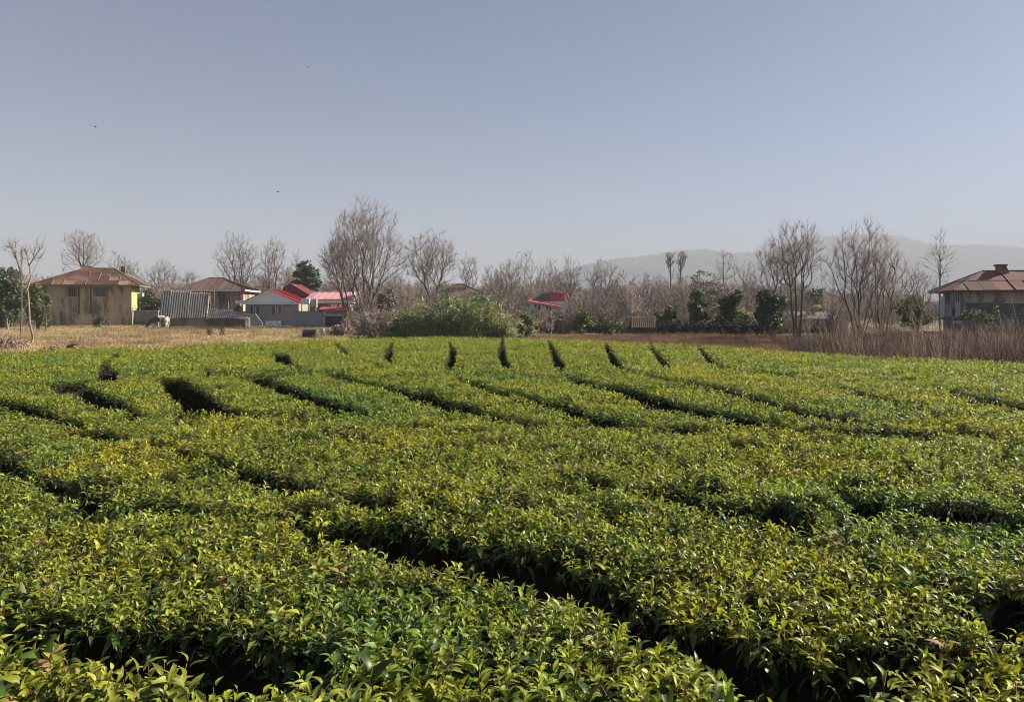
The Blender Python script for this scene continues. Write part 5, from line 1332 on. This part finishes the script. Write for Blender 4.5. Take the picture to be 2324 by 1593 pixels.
v = np.stack([p, p + a * L * .45 + b * W, p + a * L, p + a * L * .45 - b * W], 1).reshape(-1, 3)
fast_mesh('foliage', v, np.arange(4 * k).reshape(-1, 4), M['bamboo'], bt)

# ------------------------------------------------------------------ scrub, grass, far wood (uncountable)
def tuft(name, n, h, spread, w, m, seed, bend=.4):
    g = random.Random(seed); mb = MB()
    for _ in range(n):
        a = g.random() * 6.28; r0 = g.random() * spread; x, y = r0 * math.cos(a), r0 * math.sin(a)
        hh = h * g.uniform(.5, 1.15); b = g.uniform(0, bend) * hh; c = g.random() * 6.28
        dx, dy = math.cos(c) * b, math.sin(c) * b; wx, wy = -math.sin(a + c) * w, math.cos(a + c) * w
        mb.add([(x - wx, y - wy, -.03), (x + wx, y + wy, -.03), (x + dx * .4 + wx * .7, y + dy * .4 + wy * .7, hh * .6), (x + dx * .4 - wx * .7, y + dy * .4 - wy * .7, hh * .6), (x + dx, y + dy, hh)], [(0, 1, 2, 3), (3, 2, 4)])
    return source(mb.build(name, m))
def stalks(name, n, h, spread, r0, m, seed, kids=3):
    g = random.Random(seed); pol = []
    for _ in range(n):
        x, y = g.gauss(0, spread), g.gauss(0, spread); hh = h * g.uniform(.45, 1.1)
        d = Vector((g.gauss(0, .18), g.gauss(0, .18), 1)).normalized(); P = [Vector((x, y, -.05))]
        for i in range(4):
            d = (d + Vector((g.gauss(0, .1), g.gauss(0, .1), 0))).normalized(); P.append(P[-1] + d * hh / 4)
        pol.append((P, [r0, r0 * .85, r0 * .7, r0 * .5, r0 * .25], 3))
        for _k in range(kids):
            i = g.randrange(1, 4); q = P[i]; e = q + (d + Vector((g.gauss(0, .6), g.gauss(0, .6), .1))).normalized() * hh * g.uniform(.12, .32)
            pol.append(([q, q.lerp(e, .5) + Vector((0, 0, .01)), e], [r0 * .5, r0 * .4, r0 * .2], 3))
    V, Q = tubes(pol); return source(fast_mesh(name, V, Q, m))
def spread_on(n, xy_keep, x0, x1, y0, y1, seed):
    g = np.random.default_rng(seed); x, y = g.uniform(x0, x1, n), g.uniform(y0, y1, n); k = xy_keep(x, y); return x[k], y[k], g
def put(name, label, cat, x, y, g, srcs, smin, smax, lift=0.0):
    pts = np.stack([x, y, gz(x, y) + lift], 1); n = len(x)
    rot = np.stack([g.normal(0, .08, n), g.normal(0, .08, n), g.uniform(0, 6.28, n)], 1)
    o = scatter(name, pts, rot, g.uniform(smin, smax, n), g.integers(0, len(srcs), n), srcs)
    tag(o, label, cat); return o
GT = [tuft('grass_tuft', 26, .20, .16, .010, M['grass'], k, .7) for k in range(4)]
x, y, g = spread_on(46000, lambda x, y: in_pasture(x, y) & (vnoise(x * .5, y * .5, 61) + .4 * vnoise(x * 1.7, y * 1.7, 62) > .42), -60, -5, 20, 84, 1)
put('dry_grass', 'dry straw coloured grass of the pasture by the houses', 'grass', x, y, g, GT, .5, 1.25, .02)
WT = [stalks('weed_tuft', 14, .5, .22, .010, M['weed'], k) for k in range(3)]
x, y, g = spread_on(5200, lambda x, y: in_pasture(x, y) & ((vnoise(x * .22, y * .35, 63) > .66) | (y < tea_edge(x, y) + 3.5)) & (vnoise(x * .8, y * .8, 65) > .45), -50, -5, 20, 75, 2)
put('dead_weeds', 'patches of brown dead weeds in the pasture', 'weeds', x, y, g, WT, .5, 1.3)
RW = [stalks('weed_clump', 22, .55, .3, .011, M['weed'], 10 + k, 4) for k in range(3)] + [tuft('weed_blade', 30, .4, .3, .012, M['weed'], 50, .6)]
x, y, g = spread_on(20000, lambda x, y: (y > tea_edge(x, y) + .3) & (CX + x / y * F > 1180) & (y < 52) & (vnoise(x * .5, y * .5, 66) > .25), 0, 60, 16, 52, 3)
put('russet_weeds', 'russet dead weeds in a band behind the right half of the tea', 'weeds', x, y, g, RW, .35, .85)
BS = [stalks('scrub_stalk', 16, 2.2, .5, .012, M['stalk'], 20 + k, 5) for k in range(3)] + [stalks('scrub_twig', 34, 1.5, .5, .009, M['dark_twig'], 30 + k, 6) for k in range(3)]
def scrubk(x, y):
    xv = CX + x / y * F
    return (xv > 1790) & (xv < 2560) & (y > tea_edge(x, y) + np.interp(xv, [1790, 1850, 2000, 2400], [9, 4, 2, 1.2])) & (y < np.interp(xv, [1790, 1900, 2100, 2500], [40, 44, 42, 48])) & (vnoise(x * .45, y * .45, 67) > .38)
x, y, g = spread_on(2700, scrubk, 10, 48, 17, 50, 4)
ztop = np.interp(CX + x / y * F, [1790, 1880, 2000, 2150, 2324, 2560], [758, 752, 742, 748, 735, 740]) + g.normal(0, 20, len(x))
pts = np.stack([x, y, gz(x, y)], 1); n = len(x)
tag(scatter('dry_scrub', pts, np.stack([g.normal(0, .12, n), g.normal(0, .12, n), g.uniform(0, 6.28, n)], 1), np.clip((EYE + (HY - ztop) / F * y) / 2.1, .15, 1.3) * g.uniform(.7, 1.1, n), g.integers(0, len(BS), n), BS), 'tall brown dry scrub in front of the house at right', 'scrub')
# bare wood far behind: shrubs and thin trees as one mass
def wood_src(seed, h, twig):
    r = random.Random(seed); out = [[] for _ in range(6)]
    c = dict(levels=3, kids=[8, 6, 4], ang=40, min=.018, up=[.03, .05, .04, .02], segs=[4, 4, 3, 2], gnarl=[.05, .1, .14, .16])
    for k in range(4): grow(r, Vector((r.gauss(0, .4), r.gauss(0, .4), -.1)), Vector((r.gauss(0, .25), r.gauss(0, .25), 1)).normalized(), h * r.uniform(.7, 1), .05, 0, c, out)
    V, Q = tubes([(p, q, 3) for l in out for p, q in l]); return source(fast_mesh('wood_thicket', V, Q, M[twig]))
WS = [wood_src(k, 4.0, 'twig_red' if k % 2 else 'twig') for k in range(5)]
def woodk(x, y):
    xv = CX + x / y * F
    near = np.interp(xv, [-200, 350, 700, 850, 1200, 1320, 1900, 2500], [100, 100, 100, 64, 66, 62, 64, 80])
    house = (xv > 1165) & (xv < 1300) & (y < 118)
    return (y > near) & ~house
x, y, g = spread_on(2500, woodk, -130, 135, 60, 190, 6)
xv = CX + x / y * F
top = np.interp(xv, [-200, 100, 330, 420, 560, 700, 850, 950, 1100, 1200, 1320, 1440, 1560, 1700, 1900, 2100, 2324, 2600], [650, 648, 660, 655, 640, 655, 650, 655, 655, 640, 660, 668, 660, 655, 668, 690, 700, 700]) + g.normal(4, 15, len(x))
n = len(x); hh = EYE + (HY - top) / F * y
tag(scatter('bare_wood', np.stack([x, y, gz(x, y)], 1), np.stack([np.zeros(n), np.zeros(n), g.uniform(0, 6.28, n)], 1), np.clip(hh / 4.2, .3, 2.2) * g.uniform(.7, 1.05, n), g.integers(0, len(WS), n), WS), 'far bare brown wood closing the view behind the houses', 'wood')
# low brown scrub behind the bamboo and in front of the middle houses
SS = [wood_src(20 + k, 1.7, 'twig_red') for k in range(3)]
def scrub2(x, y):
    xv = CX + x / y * F
    return (xv > 822) & (xv < 1900) & (y > np.interp(xv, [800, 900, 1150, 1210, 1300, 1500, 1900], [50, 52, 52, 61, 62, 61, 58])) & (y < np.interp(xv, [800, 1150, 1200, 1300, 1350, 1900], [72, 68, 70, 80, 80, 72])) & ~((xv > 1420) & (xv < 1500) & (y < 59))
x, y, g = spread_on(1700, scrub2, -25, 32, 45, 74, 7)
put('brown_scrub', 'low tangled brown scrub between the tea and the middle houses', 'scrub', x, y, g, SS, .55, 1.15)

# ------------------------------------------------------------------ cow and birds
def skin_body(name, verts, edges, rad, m, root, sub=2):
    me = bpy.data.meshes.new(name); me.from_pydata(verts, edges, [])
    o = bpy.data.objects.new(name, me); COL.objects.link(o); me.materials.append(m)
    s = o.modifiers.new('skin', 'SKIN'); s.use_smooth_shade = True
    for i, r_ in enumerate(rad): me.skin_vertices[0].data[i].radius = r_ if isinstance(r_, tuple) else (r_, r_)
    me.skin_vertices[0].data[root].use_root = True
    b = o.modifiers.new('sub', 'SUBSURF'); b.levels = sub; b.render_levels = sub
    return o
cm = bpy.data.materials.new('cow_hide'); cm.use_nodes = True
n_, l_ = cm.node_tree.nodes, cm.node_tree.links
tc = n_.new('ShaderNodeTexCoord'); nz = n_.new('ShaderNodeTexNoise'); nz.inputs['Scale'].default_value = 1.1; nz.inputs['Detail'].default_value = 1
sx = n_.new('ShaderNodeSeparateXYZ'); l_.new(tc.outputs['Object'], sx.inputs[0]); l_.new(tc.outputs['Object'], nz.inputs['Vector'])
ma = n_.new('ShaderNodeMath'); ma.operation = 'MULTIPLY_ADD'; ma.inputs[1].default_value = -.45; ma.inputs[2].default_value = .28
l_.new(sx.outputs[0], ma.inputs[0])
mb_ = n_.new('ShaderNodeMath'); mb_.operation = 'MULTIPLY_ADD'; mb_.inputs[1].default_value = -.55; l_.new(sx.outputs[2], mb_.inputs[0]); 
mb2 = n_.new('ShaderNodeMath'); mb2.operation = 'ADD'; mb2.inputs[1].default_value = .48; l_.new(mb_.outputs[0], mb2.inputs[0])
ab = n_.new('ShaderNodeMath'); ab.operation = 'ADD'; l_.new(ma.outputs[0], ab.inputs[0]); l_.new(nz.outputs[0], ab.inputs[1])
zz_ = n_.new('ShaderNodeMapRange'); zz_.inputs['From Min'].default_value = .45; zz_.inputs['From Max'].default_value = .60; l_.new(sx.outputs[2], zz_.inputs['Value'])
mu = n_.new('ShaderNodeMath'); mu.operation = 'MULTIPLY'; l_.new(ab.outputs[0], mu.inputs[0]); l_.new(zz_.outputs[0], mu.inputs[1])
hd_ = n_.new('ShaderNodeMath'); hd_.operation = 'LESS_THAN'; hd_.inputs[1].default_value = -.82; l_.new(sx.outputs[0], hd_.inputs[0])
mx_ = n_.new('ShaderNodeMath'); mx_.operation = 'MAXIMUM'; l_.new(mu.outputs[0], mx_.inputs[0]); l_.new(hd_.outputs[0], mx_.inputs[1])
cr_ = n_.new('ShaderNodeMapRange'); cr_.inputs['From Min'].default_value = .60; cr_.inputs['From Max'].default_value = .64; l_.new(mx_.outputs[0], cr_.inputs['Value'])
mc = n_.new('ShaderNodeMix'); mc.data_type = 'RGBA'; mc.inputs[6].default_value = (.58, .50, .40, 1); mc.inputs[7].default_value = (.025, .023, .025, 1); l_.new(cr_.outputs[0], mc.inputs[0])
l_.new(mc.outputs[2], n_['Principled BSDF'].inputs['Base Color']); n_['Principled BSDF'].inputs['Roughness'].default_value = .7
CV = [(.60, 0, 1.06), (.25, 0, 1.0), (-.15, 0, .98), (-.52, 0, 1.04), (-.80, 0, .88), (-1.02, 0, .55), (-1.14, 0, .34), (-1.27, 0, .12), (.80, 0, 1.10), (.86, 0, .75), (.87, 0, .42),
      (.62, .17, .80), (.56, .19, .56), (.66, .19, .40), (.62, .19, .05), (.62, -.17, .80), (.50, -.19, .56), (.60, -.19, .40), (.54, -.19, .05),
      (-.50, .15, .72), (-.52, .16, .42), (-.52, .16, .05), (-.50, -.15, .72), (-.58, -.16, .42), (-.64, -.16, .05), (-1.0, .17, .52), (-1.0, -.17, .52)]
CE = [(2, 1), (1, 0), (2, 3), (3, 4), (4, 5), (5, 6), (6, 7), (0, 8), (8, 9), (9, 10), (0, 11), (11, 12), (12, 13), (13, 14), (0, 15), (15, 16), (16, 17), (17, 18), (3, 19), (19, 20), (20, 21), (3, 22), (22, 23), (23, 24), (5, 25), (5, 26)]
CR = [(.26, .30), (.28, .33), (.27, .32), (.23, .30), (.15, .20), .13, .12, .085, .06, .03, .035, .15, .095, .07, .065, .15, .095, .07, .065, .12, .075, .065, .12, .075, .065, (.03, .05), (.03, .05)]
cow = thing('cow', 'black and white cow grazing head down beside the tin shed', 'cow', (gx(363, 71), 71, float(gz(gx(363, 71), 71)) + .02), math.radians(12))
skin_body('cow_body', CV, CE, CR, cm, 2).parent = cow
for s in (-1, 1): MB().bar((-1.0, .10 * s, .66), (-.96, .24 * s, .74), .028, 0, 5, .008).build('horn', M['cement'], cow)
def bird(xv, yv, D, roll, head, label):
    p = pt(xv, yv, D)
    root = thing('bird', label, 'bird', p, math.radians(head), 'birds in the sky')
    b = MB(); rings = [(-.16, .004), (-.13, .022), (-.05, .042), (.04, .045), (.10, .028), (.125, .026), (.15, .012), (.175, .002)]
    for (x0, r0), (x1, r1) in zip(rings, rings[1:]): b.bar((x0, 0, 0), (x1, 0, 0.004), r0, 0, 8, r1)
    b.prism([(-.16, -.012, 0), (-.16, .012, 0), (-.26, .035, .005), (-.26, -.035, .005)], (0, 0, .006))
    b.build('body', M['bird'], root)
    for s in (-1, 1):
        f = [(.07, .03 * s, .01), (.10, .16 * s, .07 + roll), (.03, .36 * s, .04 + roll * 1.3), (-.03, .34 * s, .04 + roll * 1.3), (-.05, .17 * s, .06 + roll), (-.07, .03 * s, .01)]
        MB().prism(f if s > 0 else f[::-1], (0, 0, .008)).build('wing', M['bird'], root)
bird(216, 288, 95, -.02, 200, 'dark bird, larger one high at the left of the sky')
bird(631, 436, 95, .0, 170, 'dark bird above the bare trees left of the tallest tree')
bird(697, 153, 150, .05, 60, 'tiny faint bird, highest in the sky')
